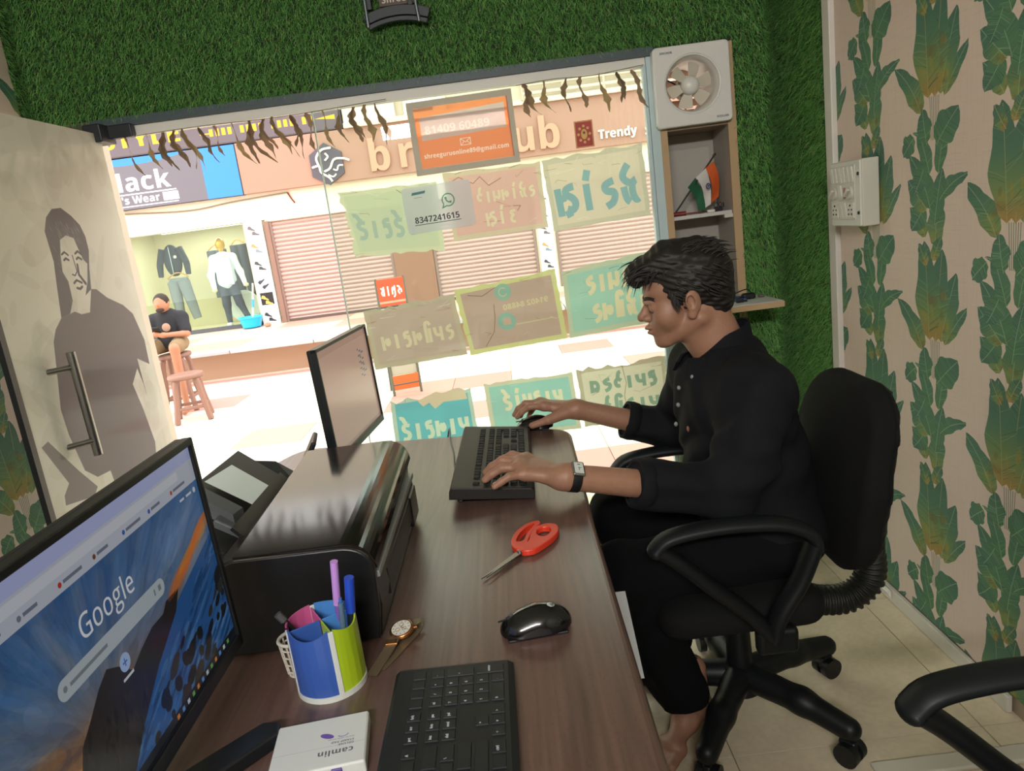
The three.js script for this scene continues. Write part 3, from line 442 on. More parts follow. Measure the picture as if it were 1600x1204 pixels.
// ---------------------------------------------------------------- notices pasted on the glass
{
  const ZP = FZ - 0.0305;                                           // outer face of the glass
  // corners: bottom-left, bottom-right, top-right, top-left; torn edges are jittered
  function sheet(name, label, q, draw, o = {}) {
    const [w, h] = [512, 352], c = tex(canvas(w, h, draw)); c.wrapS = c.wrapT = THREE.ClampToEdgeWrapping;
    const pts = [], uv = [], N = 14, edge = (a, b, ua, ub, j) => { for (let i = 0; i < N; i++) { const t = i / N, n = i ? j * (rnd() - 0.3) : 0; const x = a[0] + (b[0] - a[0]) * t, y = a[1] + (b[1] - a[1]) * t, U = ua[0] + (ub[0] - ua[0]) * t, Vv = ua[1] + (ub[1] - ua[1]) * t; const dx = -(b[1] - a[1]), dy = b[0] - a[0], l = Math.hypot(dx, dy); pts.push([x + dx / l * n, y + dy / l * n]); uv.push([U + (U > 0.99 ? -n : U < 0.01 ? n : 0) / 0.36, Vv + (Vv > 0.99 ? -n : Vv < 0.01 ? n : 0) / 0.25]); } };
    const tr = o.torn ?? [0, 0, 0, 0], C = [[0, 0], [1, 0], [1, 1], [0, 1]];
    for (let i = 0; i < 4; i++) edge(q[i], q[(i + 1) % 4], C[i], C[(i + 1) % 4], tr[i]);
    const tri = THREE.ShapeUtils.triangulateShape(pts.map((p) => V2(...p)), []), z = o.z ?? ZP, g = new THREE.BufferGeometry();
    g.setAttribute('position', new THREE.Float32BufferAttribute(pts.flatMap((p) => [p[0], p[1], z]), 3)); g.setAttribute('uv', new THREE.Float32BufferAttribute(uv.flat(), 2)); g.setIndex(tri.flat()); g.computeVertexNormals();
    return single(name, g, mat('#ffffff', 0.9, { map: c, transmission: o.through ?? 0.42, thickness: 0 }), label, o.cat ?? 'notice', o.group ?? 'notices pasted on the window glass');
  }
  const base = (g, margin, field, wear = 14) => { g.fillStyle = margin; g.fillRect(0, 0, 512, 352); g.fillStyle = field; g.fillRect(26, 26, 460, 300); for (let i = 0; i < wear; i++) { g.strokeStyle = i % 2 ? 'rgba(110,60,40,0.35)' : 'rgba(255,255,245,0.3)'; g.lineWidth = 1 + rnd() * 2; const x = rnd() * 512, y = rnd() * 352 * (i % 3 ? 1 : 0.2); g.beginPath(); g.moveTo(x, y); g.lineTo(x + rr(-50, 50), y + rr(-14, 14)); g.lineTo(x + rr(-70, 70), y + rr(-20, 20)); g.stroke(); } };
  const crack = (g, pts, c = 'rgba(90,50,30,0.75)') => { g.strokeStyle = c; g.lineWidth = 2.5; g.beginPath(); pts.forEach((p, i) => (i ? g.lineTo(...p) : g.moveTo(...p))); g.stroke(); };
  sheet('window_notice', 'pale green notice with torn left edge beside the phone number card', [[-0.535, 1.262], [-0.205, 1.245], [-0.200, 1.495], [-0.565, 1.500]], (g) => { base(g, '#dad7bc', '#cfd2b8'); gujRow(g, ['Sc', 'I', 'tta', 'Sc', 'I'], 40, 170, 340, 90, '#aebdb4', 22); crack(g, [[300, 20], [330, 50], [390, 40], [420, 90]]); }, { torn: [0.012, 0.004, 0.006, 0.02] });
  sheet('window_notice', 'pink notice with two lines of mirrored script below the orange poster', [[-0.169, 1.272], [0.186, 1.280], [0.182, 1.518], [-0.175, 1.519]], (g) => { base(g, '#d9c4ae', '#e2b3ac', 20); gujRow(g, ['ga', 'I', 'ma', 'na', 'Ih', 'kk', 'dd'], 150, 120, 320, 56, '#e6d3b8', 13); gujRow(g, ['kha', 'Ih', 'ha'], 190, 230, 170, 66, '#e6d3b8', 14); crack(g, [[10, 60], [80, 30], [150, 70], [190, 40], [230, 90], [300, 60]]); crack(g, [[340, 210], [380, 215], [360, 240]]); }, { torn: [0.003, 0.003, 0.01, 0.004] });
  sheet('window_notice', 'large cream notice with blue mirrored script at the window upright', [[0.205, 1.262], [0.568, 1.277], [0.556, 1.537], [0.188, 1.517]], (g) => { base(g, '#d2c6b4', '#e4d2c0', 26); gujRow(g, ['kha', 'Ih', 'dd', 'kk'], 40, 150, 430, 130, '#8fb2ba', 36); }, { torn: [0.003, 0.006, 0.014, 0.004] });
  sheet('window_notice', 'mauve-brown notice with mirrored cream script behind the far monitor', [[-0.535, 0.833], [-0.177, 0.848], [-0.197, 1.083], [-0.545, 1.061]], (g) => { base(g, '#bfae9c', '#bfa69c', 18); gujRow(g, ['na', 'I', 'tta', 'na', 'li', 'pa', 'dd'], 60, 165, 410, 84, '#d8c6ac', 18); }, { torn: [0.003, 0.003, 0.016, 0.004] });
  sheet('window_notice', 'brown notice with two teal round badges and olive tape border', [[-0.166, 0.842], [0.210, 0.859], [0.192, 1.127], [-0.195, 1.094]], (g) => { base(g, '#cfc992', '#bda096', 10); g.fillStyle = '#8fb0a4'; for (const [x, y, r] of [[235, 60, 42], [225, 208, 46]]) { g.beginPath(); g.arc(x, y, r, 0, 7); g.fill(); } g.strokeStyle = '#c2b79f'; g.lineWidth = 6; g.beginPath(); g.arc(235, 60, 20, 0.5, 5.6); g.stroke(); g.fillStyle = '#c9a79a'; g.fillRect(206, 190, 40, 36); g.save(); g.translate(512, 0); g.scale(-1, 1); g.fillStyle = '#cfc09c'; g.font = 'bold 40px sans-serif'; g.fillText('91402 84880', 60, 150); g.restore(); g.fillStyle = 'rgba(207,192,156,0.8)'; g.fillRect(270, 230, 190, 6); crack(g, [[90, 320], [150, 250], [170, 180], [180, 110]]); crack(g, [[60, 40], [130, 60], [200, 30]]); }, { torn: [0.003, 0.003, 0.008, 0.006] });
  sheet('window_notice', 'teal notice with mirrored cream script in front of the man\'s face', [[0.219, 0.858], [0.575, 0.880], [0.573, 1.150], [0.214, 1.112]], (g) => { base(g, '#c0c4ae', '#a4c6ba', 14); gujRow(g, ['dd', 'I', 'ma', 'ra', 'dd'], 110, 60, 330, 86, '#dfcfb0', 24); gujRow(g, ['dd', 'na', 'li', 'kk', 'I'], 130, 205, 320, 90, '#dfcfb0', 24); }, { torn: [0.003, 0.003, 0.008, 0.003] });
  sheet('window_notice', 'blue notice with ragged torn top behind the desk end', [[-0.508, 0.505], [-0.178, 0.500], [-0.184, 0.716], [-0.501, 0.705]], (g) => { base(g, '#b9c9bf', '#6fb6c4', 8); g.fillStyle = '#d8c3ac'; g.beginPath(); g.moveTo(150, 0); g.lineTo(200, 70); g.lineTo(240, 50); g.lineTo(270, 96); g.lineTo(330, 60); g.lineTo(480, 66); g.lineTo(470, 0); g.fill(); gujRow(g, ['Sc', 'I', 'tta', 'na', 'I', 'pa'], 40, 180, 430, 110, '#cfd6c4', 26); }, { torn: [0.002, 0.003, 0.03, 0.003] });
  sheet('window_notice', 'pale teal notice with one line of mirrored script above the far mouse', [[-0.127, 0.498], [0.225, 0.497], [0.212, 0.727], [-0.133, 0.725]], (g) => { base(g, '#cdc9b4', '#9cc6bf', 8); gujRow(g, ['Sc', 'Ih', 'pa', 'tta', 'I', 'pa'], 90, 95, 350, 84, '#e0d6bc', 22); }, { torn: [0.002, 0.002, 0.012, 0.003] });
  sheet('window_notice', 'grey-beige notice with green mirrored script beside the man\'s chest', [[0.239, 0.50], [0.580, 0.505], [0.575, 0.741], [0.228, 0.733]], (g) => { base(g, '#bcb09c', '#d8cdba', 22); gujRow(g, ['ta', 'dd', 'ga', 'I', 'pa', 'tta'], 60, 80, 400, 74, '#8aa090', 22); gujRow(g, ['na', 'ga', 'li', 'ra', 'I', 'pa'], 40, 220, 420, 78, '#8aa090', 22); crack(g, [[260, 0], [275, 120], [255, 200], [270, 340]]); }, { torn: [0.003, 0.004, 0.02, 0.004] });
  // inside face: framed orange poster, phone-number card, small red sticker
  const op = thing('orange_contact_poster', 'orange contact poster in a pale frame at the window top', 'poster', [-0.078, 1.645, FZ - 0.006], 0);
  op.rotation.z = 0.012;
  const oc = tex(canvas(1024, 680, (g, w, h) => { g.fillStyle = '#ea9356'; g.fillRect(0, 0, w, h); g.fillStyle = '#c4b6b2'; g.beginPath(); g.moveTo(50, 110); g.lineTo(980, 60); g.lineTo(980, 340); g.lineTo(50, 370); g.fill(); g.fillStyle = '#d9cfca'; g.font = 'bold 124px sans-serif'; g.fillText('81409 60489', 90, 300, 860); g.strokeStyle = '#f0e6da'; g.lineWidth = 8; g.strokeRect(460, 400, 110, 76); g.beginPath(); g.moveTo(460, 400); g.lineTo(515, 446); g.lineTo(570, 400); g.moveTo(460, 476); g.lineTo(500, 434); g.moveTo(570, 476); g.lineTo(530, 434); g.stroke(); g.fillStyle = '#f6efe6'; g.font = 'bold 70px sans-serif'; g.textAlign = 'center'; g.fillText('shreeguruonline89@gmail.com', 512, 570, 940); g.strokeStyle = '#bdb4ae'; g.lineWidth = 5; g.beginPath(); g.arc(512, 100, 24, 0, 7); g.stroke(); }));
  part('print', new THREE.PlaneGeometry(0.335, 0.205).translate(0.002, 0.0, 0.0035), mat('#ffffff', 0.5, { map: oc, transmission: 0.68, thickness: 0 }), op, 'orange print with e-mail address');
  part('frame', [bx(0.375, 0.022, 0.006, 0, 0.114, 0), bx(0.375, 0.022, 0.006, 0, -0.114, 0), bx(0.022, 0.206, 0.006, -0.1765, 0, 0), bx(0.022, 0.206, 0.006, 0.1765, 0, 0)], mat('#d2cbbe', 0.7, { transmission: 0.4, thickness: 0 }), op);
  const card = new THREE.Shape(), cw = 0.252, ch = 0.165, r = 0.02; card.moveTo(-cw / 2 + r, -ch / 2); card.lineTo(cw / 2 - r, -ch / 2); card.quadraticCurveTo(cw / 2, -ch / 2, cw / 2, -ch / 2 + r); card.lineTo(cw / 2, ch / 2 - r); card.quadraticCurveTo(cw / 2, ch / 2, cw / 2 - r, ch / 2); card.lineTo(-cw / 2 + r, ch / 2); card.quadraticCurveTo(-cw / 2, ch / 2, -cw / 2, ch / 2 - r); card.lineTo(-cw / 2, -ch / 2 + r); card.quadraticCurveTo(-cw / 2, -ch / 2, -cw / 2 + r, -ch / 2);
  const cg = new THREE.ShapeGeometry(card, 8); { const u = cg.attributes.uv, p = cg.attributes.position; for (let i = 0; i < u.count; i++) u.setXY(i, p.getX(i) / cw + 0.5, p.getY(i) / ch + 0.5); }
  const cc = tex(canvas(768, 504, (g, w, h) => { g.fillStyle = '#e6ecee'; g.fillRect(0, 0, w, h); g.fillStyle = '#2c3238'; g.font = 'bold 92px sans-serif'; g.fillText('8347241615', 96, 396, 520); g.fillRect(92, 412, 520, 7);
    g.strokeStyle = '#4f9a72'; g.lineWidth = 13; g.beginPath(); g.arc(500, 190, 66, 2.55, 2.55 + 5.75); g.stroke(); g.beginPath(); g.moveTo(446, 228); g.lineTo(430, 268); g.lineTo(474, 252); g.stroke(); g.lineWidth = 15; g.beginPath(); g.moveTo(474, 160); g.quadraticCurveTo(474, 216, 528, 218); g.stroke(); g.lineWidth = 24; g.beginPath(); g.moveTo(470, 156); g.lineTo(478, 176); g.moveTo(514, 212); g.lineTo(534, 216); g.stroke();
    g.fillStyle = '#3f7f8c'; g.save(); g.transform(1, -0.05, -0.4, 1, 40, 8); g.fillRect(100, 60, 150, 28); g.restore(); g.fillStyle = '#8a9aa0'; g.fillRect(130, 118, 90, 5); }));
  const cd = single('phone_number_card', cg, mat('#ffffff', 0.5, { map: cc, transmission: 0.42, thickness: 0 }), 'white card with green phone emblem and number 8347241615', 'card'); cd.position.set(-0.204, 1.403, FZ - 0.012); cd.rotation.z = 0.02;
  const sk = tex(canvas(200, 280, (g) => { g.fillStyle = '#b3302a'; g.fillRect(0, 0, 200, 280); g.strokeStyle = '#d9b25a'; g.lineWidth = 8; g.strokeRect(8, 8, 184, 264); g.fillStyle = '#d9b25a'; for (let i = 0; i < 8; i++) { g.beginPath(); g.arc(100 + 62 * Math.cos(i * 0.785), 140 + 84 * Math.sin(i * 0.785), 15, 0, 7); g.fill(); } g.beginPath(); g.ellipse(100, 140, 34, 54, 0, 0, 7); g.fill(); g.fillStyle = '#8a1f1c'; g.beginPath(); g.arc(100, 125, 14, 0, 7); g.fill(); }));
  const sg = single('red_sticker', bx(0.066, 0.092, 0.0008), mat('#ffffff', 0.5, { map: sk }), 'small red and gold sticker on the glass right of the orange poster', 'sticker'); sg.position.set(0.350, 1.588, FZ - 0.016);
}
// ---------------------------------------------------------------- garlands of dried leaves under the window head
{
  const dry = ['#8d765c', '#98835f', '#7c6850'].map((c) => mat(c, 0.9, { transmission: 0.35, thickness: 0 }));
  function garland(label, x0, x1, n, drop) {
    const t = thing('dried_leaf_garland', label, 'garland', [0, 1.795, FZ + 0.018], 0, 'dried leaf garlands'), L = x1 - x0;
    part('string', tube([[x0, -0.02, 0], [x0 + L * 0.3, -0.016, 0.002], [x0 + L * 0.6, -0.02, 0], [x1, -0.008, 0]], 0.0013, 30, 5), dry[2], t);
    for (let i = 0; i < n; i++) {
      const x = x0 + L * (i + 0.5) / n + rr(-0.01, 0.01), k = rnd() < 0.45 ? 2 : 1;
      const gs = [];
      for (let q = 0; q < k; q++) {
        const len = drop * rr(0.75, 1.15), sw = rr(-0.05, 0.5) * (q ? 1.3 : 1), w = rr(0.008, 0.0155), N = 12, P = [], I = [];
        for (let s = 0; s <= N; s++) { const u = s / N, ww = w * Math.pow(Math.sin(PI * Math.min(1, u * 0.9 + 0.08)), 0.7) * (1 + 0.35 * Math.sin(s * 2.1 + i)), cx = x + sw * len * (u * u) * 0.9 + 0.008 * Math.sin(u * 6 + i), yy = -0.018 - len * u, tw = 1.2 * Math.sin(u * 4 + i + q), zz = 0.012 * Math.sin(u * 5 + i * 2);
          for (const e of [-1, 0, 1]) P.push(cx + e * ww * Math.cos(tw), yy, zz + Math.abs(e) * 0.005 + e * ww * Math.sin(tw)); }
        for (let s = 0; s < N; s++) for (let e = 0; e < 2; e++) { const a = s * 3 + e; I.push(a, a + 3, a + 1, a + 1, a + 3, a + 4); }
        const g = new THREE.BufferGeometry(); g.setAttribute('position', new THREE.Float32BufferAttribute(P, 3)); g.setIndex(I); g.computeVertexNormals(); gs.push(g);
      }
      part('leaf', gs, dry[i % 3], t);
    }
  }
  garland('string of curled dried leaves over the doorway side', -1.27, -0.33, 18, 0.135);
  garland('string of curled dried leaves right of the orange poster', 0.125, 0.575, 7, 0.12);
}
// ---------------------------------------------------------------- open glass door with a frosted, printed film
{
  const DX = -1.33, Z0 = -2.70, Z1 = -1.945, Y0 = 0.03, Y1 = 1.79;
  const d = struct('door_1', null, null, 'glass shop door standing open, covered with a frosted printed film');
  part('pane', span(DX - 0.006, DX + 0.004, Y0, Y1, Z0, Z1), mat('#dfeee6', 0, { transmission: 1, thickness: 0, ior: 1.45 }), d, 'thick door glass');
  part('edge', span(DX - 0.009, DX + 0.007, Y0, Y1, Z1, Z1 + 0.022), M.blackPlastic, d, 'dark edge strip');
  const W = 860, H = 2000, X = (z) => (Z1 - z) / (Z1 - Z0) * W, Y = (y) => (Y1 - y) / (Y1 - Y0) * H;
  const hair = [[-2.265, 1.506], [-2.304, 1.531], [-2.353, 1.535], [-2.398, 1.512], [-2.435, 1.483], [-2.451, 1.446], [-2.45, 1.401], [-2.427, 1.344], [-2.408, 1.28], [-2.367, 1.263], [-2.398, 1.305], [-2.423, 1.361], [-2.404, 1.376], [-2.393, 1.407], [-2.381, 1.443], [-2.343, 1.452], [-2.306, 1.439], [-2.288, 1.391], [-2.277, 1.344], [-2.294, 1.313], [-2.291, 1.254], [-2.261, 1.218], [-2.211, 1.211], [-2.233, 1.32], [-2.246, 1.376], [-2.24, 1.465]];
  const torso = [[-2.211, 1.211], [-2.169, 1.182], [-2.144, 1.148], [-2.123, 1.066], [-2.094, 0.957], [-2.1, 0.878], [-2.13, 0.758], [-2.184, 0.718], [-2.258, 0.713], [-2.274, 0.62], [-2.341, 0.6], [-2.50, 0.58], [-2.548, 0.637], [-2.572, 0.714], [-2.547, 0.84], [-2.517, 0.94], [-2.572, 0.986], [-2.589, 0.924], [-2.594, 0.876], [-2.588, 1.018], [-2.665, 0.983], [-2.670, 1.073], [-2.632, 1.173], [-2.581, 1.209], [-2.491, 1.244], [-2.438, 1.277], [-2.408, 1.28], [-2.368, 1.209], [-2.32, 1.209], [-2.287, 1.221], [-2.264, 1.218]];
  const tail = [[-2.001, 0.888], [-1.968, 0.88], [-2.042, 0.749], [-2.008, 0.723], [-2.002, 0.696], [-2.143, 0.67], [-2.171, 0.691], [-2.1, 0.768]];
  const film = tex(canvas(W, H, (g) => {
    g.fillStyle = '#eae5d9'; g.fillRect(0, 0, W, H);
    for (let i = 0; i < 260; i++) { g.fillStyle = rnd() < 0.5 ? 'rgba(225,220,208,0.12)' : 'rgba(176,168,152,0.12)'; g.beginPath(); g.ellipse(rnd() * W, rnd() * H, 20 + rnd() * 120, 8 + rnd() * 60, rnd() * 3, 0, 7); g.fill(); }
    const poly = (p, c) => { g.fillStyle = c; g.beginPath(); p.forEach(([z, y], i) => (i ? g.lineTo(X(z), Y(y)) : g.moveTo(X(z), Y(y)))); g.closePath(); g.fill(); };
    poly(torso, '#6a6062'); poly(hair, '#5a5258'); poly(tail, '#7a7070');
    for (let i = 0; i < 90; i++) { g.strokeStyle = 'rgba(205,198,190,0.5)'; g.lineWidth = 1.5; const z = -2.26 - rnd() * 0.16, y = rnd() < 0.5 ? 1.5 - rnd() * 0.06 : 1.23 + rnd() * 0.2; const inH = (z < -2.30) === (y > 1.44) || z > -2.27; if (!inH) continue; g.beginPath(); g.moveTo(X(z), Y(y)); g.lineTo(X(z - 0.008), Y(y - 0.016)); g.stroke(); }
    // features: plain brush marks for eyes, nose and mouth
    g.strokeStyle = '#3d373d'; g.lineCap = 'round'; const st = (p, w) => { g.lineWidth = w; g.beginPath(); p.forEach(([z, y], i) => (i ? g.lineTo(X(z), Y(y)) : g.moveTo(X(z), Y(y)))); g.stroke(); };
    st([[-2.295, 1.395], [-2.312, 1.402], [-2.328, 1.392]], 7); st([[-2.300, 1.378], [-2.312, 1.383], [-2.325, 1.377]], 8); st([[-2.368, 1.395], [-2.385, 1.402], [-2.40, 1.392]], 8); st([[-2.368, 1.378], [-2.38, 1.383], [-2.396, 1.376]], 8); st([[-2.350, 1.39], [-2.354, 1.34], [-2.338, 1.328], [-2.325, 1.333]], 5); st([[-2.322, 1.306], [-2.34, 1.314], [-2.365, 1.304]], 8); st([[-2.332, 1.290], [-2.348, 1.286], [-2.362, 1.292]], 9); st([[-2.365, 1.36], [-2.36, 1.33], [-2.385, 1.30]], 12);
  }));
  const p = new THREE.PlaneGeometry(Z1 - Z0, Y1 - Y0); p.rotateY(PI / 2); p.translate(DX + 0.0055, (Y0 + Y1) / 2, (Z0 + Z1) / 2);
  part('film', p, mat('#ffffff', 0.75, { map: film, transmission: 0.4, thickness: 0, clearcoat: 0.5, clearcoatRoughness: 0.05 }), d, 'frosted film printed with a dark figure in a loose top');
  const h = new THREE.Group(); h.name = 'handle'; d.add(h);
  for (const s of [1, -1]) { part('grip', rod([DX + s * 0.055, 0.80, -2.135], [DX + s * 0.055, 1.115, -2.128], 0.0125, 18), M.steel, h); for (const y of [0.845, 1.07]) part('standoff', rod([DX, y, -2.08], [DX + s * 0.055, y, -2.131], 0.009, 14), M.steel, h); }
  part('pivot_bracket', [rb(0.06, 0.06, 0.10, 0.004, DX, Y1 + 0.0, Z0 - 0.01), rb(0.12, 0.045, 0.03, 0.004, DX + 0.05, Y1 + 0.006, Z0 - 0.03)], M.darkMetal, d, 'dark metal top pivot');
  part('floor_pivot', rb(0.05, 0.05, 0.12, 0.004, DX, 0.025, Z0 + 0.04), M.darkMetal, d);
}
// ---------------------------------------------------------------- extractor fan over the niche
{
  const f = thing('exhaust_fan', 'white square exhaust fan in the wall above the niche', 'fan', [0.735, 1.698, FZ]), m = mat('#d9d7d2', 0.35), cr = mat('#cfc7b6', 0.45);
  const s = new THREE.Shape(), a = 0.129, r = 0.014; s.moveTo(-a + r, -a); s.lineTo(a - r, -a); s.quadraticCurveTo(a, -a, a, -a + r); s.lineTo(a, a - r); s.quadraticCurveTo(a, a, a - r, a); s.lineTo(-a + r, a); s.quadraticCurveTo(-a, a, -a, a - r); s.lineTo(-a, -a + r); s.quadraticCurveTo(-a, -a, -a + r, -a);
  const hole = new THREE.Path(); hole.absarc(0, 0.003, 0.097, 0, PI * 2, true); s.holes.push(hole);
  part('plate', ext(s, 0.034, 0.004, 1, 40).translate(0, 0, 0.006), m, f);
  part('duct', lathe([[0.100, 0.046], [0.092, 0.034], [0.083, 0.01], [0.081, -0.15], [0.085, -0.15], [0.088, 0.006], [0.097, 0.03]], 48).rotateX(PI / 2).translate(0, 0.003, 0), m, f, 'flared round mouth');
  for (let i = 0; i < 5; i++) part('louvre', turned(rb(0.19, 0.034, 0.003, 0.001), 0.9, 0, 0).translate(0, -0.07 + i * 0.036, -0.165), mat('#a58672', 0.6), f);
  part('outer_flange', [bx(0.26, 0.03, 0.02, 0, 0.115, -0.1), bx(0.26, 0.03, 0.02, 0, -0.115, -0.1), bx(0.03, 0.2, 0.02, 0.115, 0, -0.1), bx(0.03, 0.2, 0.02, -0.115, 0, -0.1)], m, f);
  for (let i = 0; i < 6; i++) { const b = new THREE.Shape(); b.moveTo(0.024, -0.012); b.quadraticCurveTo(0.05, -0.026, 0.074, -0.024); b.quadraticCurveTo(0.082, 0.0, 0.072, 0.026); b.quadraticCurveTo(0.05, 0.022, 0.024, 0.012); const g = ext(b, 0.002, 0.0006); g.rotateX(0.5); g.rotateZ(i * PI / 3 + 0.25); part('blade', g.translate(0, 0.003, 0.0), cr, f); }
  part('hub', lathe([[0, 0.026], [0.014, 0.025], [0.026, 0.018], [0.032, 0.006], [0.033, -0.02], [0, -0.02]], 32).rotateX(PI / 2).translate(0, 0.003, 0.004), mat('#dedbd4', 0.35), f);
  part('motor', cy(0.038, 0.038, 0.05, 24).rotateX(PI / 2).translate(0, 0.003, -0.06), cr, f); for (const k of [0, 1, 2]) part('bracket', rod([0.03 * Math.cos(k * 2.09 + 0.5), 0.003 + 0.03 * Math.sin(k * 2.09 + 0.5), -0.07], [0.084 * Math.cos(k * 2.09 + 0.5), 0.003 + 0.084 * Math.sin(k * 2.09 + 0.5), -0.07], 0.003), M.darkMetal, f);
  part('lettering', letters3d('ANCHOR', 0.0075, 0.0004).translate(-0.108, 0.108, 0.0445), mat('#3b4a5a', 0.5), f); part('lettering', letters3d('KOOLAIR', 0.0070, 0.0004).translate(0.076, -0.119, 0.0445), mat('#3b4a5a', 0.5), f);
}
// ---------------------------------------------------------------- wall niche with shelves
{
  const n = struct('wall_niche', null, null, 'open wooden niche beside the window'), ply = mat('#8f7a66', 0.75), lam = mat('#a8a097', 0.6), edge = mat('#b89a76', 0.7);
  part('side_panel', span(0.622, 0.640, 0.95, 1.565, -2.95, FZ - 0.001), lam, n); part('side_panel', span(0.862, 0.880, 0.0, 1.565, -2.95, FZ - 0.001), lam, n);
  part('front_edge', span(0.618, 0.642, 0.95, 1.83, FZ - 0.001, FZ + 0.008), edge, n, 'raw wood edge'); part('front_edge', span(0.860, 0.890, 0.3, 1.83, FZ - 0.001, FZ + 0.008), edge, n, 'raw wood edge');
  part('back_panel', span(0.622, 0.880, 0.95, 1.565, -2.96, -2.95), lam, n); part('top_panel', span(0.622, 0.880, 1.556, 1.572, -2.95, FZ + 0.006), ply, n); part('back_sheet', bx(0.20, 0.24, 0.004, 0.742, 1.38, -2.945), mat('#b5b0a6', 0.8), n, 'pale sheet pinned to the back');
  part('shelf', [rb(0.224, 0.014, 0.17, 0.002, 0.751, 1.250, -2.85)], mat('#c4c2bd', 0.5), n, 'white inner shelf');
  const s = new THREE.Shape(); s.moveTo(0.622, 2.95); s.lineTo(0.885, 2.95); s.lineTo(0.885, 2.745); s.lineTo(0.912, 2.60); s.lineTo(0.918, 2.455); s.lineTo(0.60, 2.455); s.lineTo(0.60, 2.74); s.lineTo(0.622, 2.75); s.closePath();
  const g = ext(s, 0.018, 0.001); g.rotateX(-PI / 2); g.scale(1, 1, 1); part('ledge', g.translate(0, 0.928, 0), mat('#c9cbc8', 0.45), n, 'white-topped ledge'); part('ledge_edge', [span(0.60, 0.918, 0.926, 0.9455, -2.455, -2.449), span(0.917, 0.921, 0.926, 0.9455, -2.58, -2.449)], edge, n, 'raw wood edge');
  part('rail', rb(0.04, 0.014, 0.02, 0.002, 0.85, 1.238, FZ - 0.01), M.offwhite, n);
  // small Indian flag on a black stand
  const fl = thing('desk_flag', 'small saffron white and green flag on a black rod in the niche', 'flag', [0, 0, -2.815]);
  part('pole', rod([0.664, 1.268, 0], [0.830, 1.465, 0], 0.0032), M.black, fl); part('base', [cy(0.014, 0.016, 0.012, 16, 0.664, 1.263, 0), rod([0.664, 1.262, 0], [0.70, 1.262, 0.01], 0.005)], M.black, fl); part('finial', new THREE.TorusGeometry(0.006, 0.0015, 6, 14).translate(0.824, 1.458, 0), mat('#8a6a3a', 0.4, { metalness: 0.5 }), fl);
  const band = (top, bot, n2) => { const P = [], I = [], K = 8; for (let k = 0; k <= K; k++) { const t = k / K; for (const e of [0, 1]) { const x = top[e][0] * (1 - t) + bot[e][0] * t + 0.012 * Math.sin(t * PI) * (e ? 1 : 1), y = top[e][1] * (1 - t) + bot[e][1] * t; P.push(x, y, 0.004 + 0.01 * Math.sin(t * 4 + e * 1.3 + n2)); } if (k < K) { const a = k * 2; I.push(a, a + 2, a + 1, a + 1, a + 2, a + 3); } } const q = new THREE.BufferGeometry(); q.setAttribute('position', new THREE.Float32BufferAttribute(P, 3)); q.setIndex(I); q.computeVertexNormals(); return q; };
  part('saffron_band', band([[0.787, 1.417], [0.816, 1.437]], [[0.799, 1.286], [0.832, 1.310]], 0), mat('#c9571f', 0.8), fl); part('white_band', band([[0.749, 1.388], [0.787, 1.417]], [[0.775, 1.272], [0.799, 1.286]], 1), mat('#d2d0ca', 0.8), fl); part('green_band', band([[0.715, 1.356], [0.749, 1.388]], [[0.752, 1.266], [0.775, 1.270]], 2), mat('#1f5c3c', 0.8), fl); part('wheel', [new THREE.TorusGeometry(0.009, 0.002, 6, 20).scale(0.8, 1, 1).translate(0.789, 1.352, 0.022), cy(0.003, 0.003, 0.002, 8).rotateX(PI / 2).translate(0.789, 1.352, 0.022)], mat('#2a3c78', 0.7), fl);
  const SH = 1.257;
  const scw = (name, label, cat, geo, m) => single(name, geo, m, label, cat);
  scw('screwdriver', 'red-handled screwdriver lying on the niche shelf', 'screwdriver', [rod([0.645, SH + 0.008, -2.80], [0.70, SH + 0.008, -2.795], 0.008), rod([0.70, SH + 0.006, -2.795], [0.755, SH + 0.005, -2.79], 0.0025)], mat('#7a2420', 0.4));
  scw('binder_clip', 'black binder clips at the shelf end under the flag', 'clip', [rb(0.03, 0.016, 0.014, 0.002, 0.822, SH + 0.008, -2.80), new THREE.TorusGeometry(0.008, 0.0012, 6, 14).translate(0.815, SH + 0.024, -2.80), new THREE.TorusGeometry(0.008, 0.0012, 6, 14).rotateY(0.6).translate(0.830, SH + 0.024, -2.80), new THREE.TorusGeometry(0.008, 0.0012, 6, 14).rotateY(1.1).translate(0.842, SH + 0.022, -2.80)], M.black);
  scw('white_eraser', 'small white eraser on the niche shelf beside the clips', 'eraser', rb(0.028, 0.01, 0.015, 0.003, 0.790, SH + 0.005, -2.785), M.white);
  const LT = 0.9465;
  scw('plastic_bag', 'crumpled white and blue bag standing on the wooden ledge', 'bag', [solid(blend(0.02, [capsule([0.745, LT + 0.025, -2.66], [0.785, LT + 0.022, -2.63], 0.028), capsule([0.765, LT + 0.03, -2.66], [0.755, LT + 0.10, -2.68], 0.03, 0.012), ball([0.73, LT + 0.05, -2.68], [0.03, 0.045, 0.025], [0.3, 0.2, 0.4])]), [0.66, LT, -2.76], [0.86, LT + 0.16, -2.58], 0.008)], mat('#c7ccd8', 0.5));
  scw('blue_pouch', 'flat blue pouch under the crumpled bag on the ledge', 'pouch', rb(0.07, 0.008, 0.05, 0.003, 0.795, LT + 0.004, -2.58), mat('#2f5a9c', 0.5));
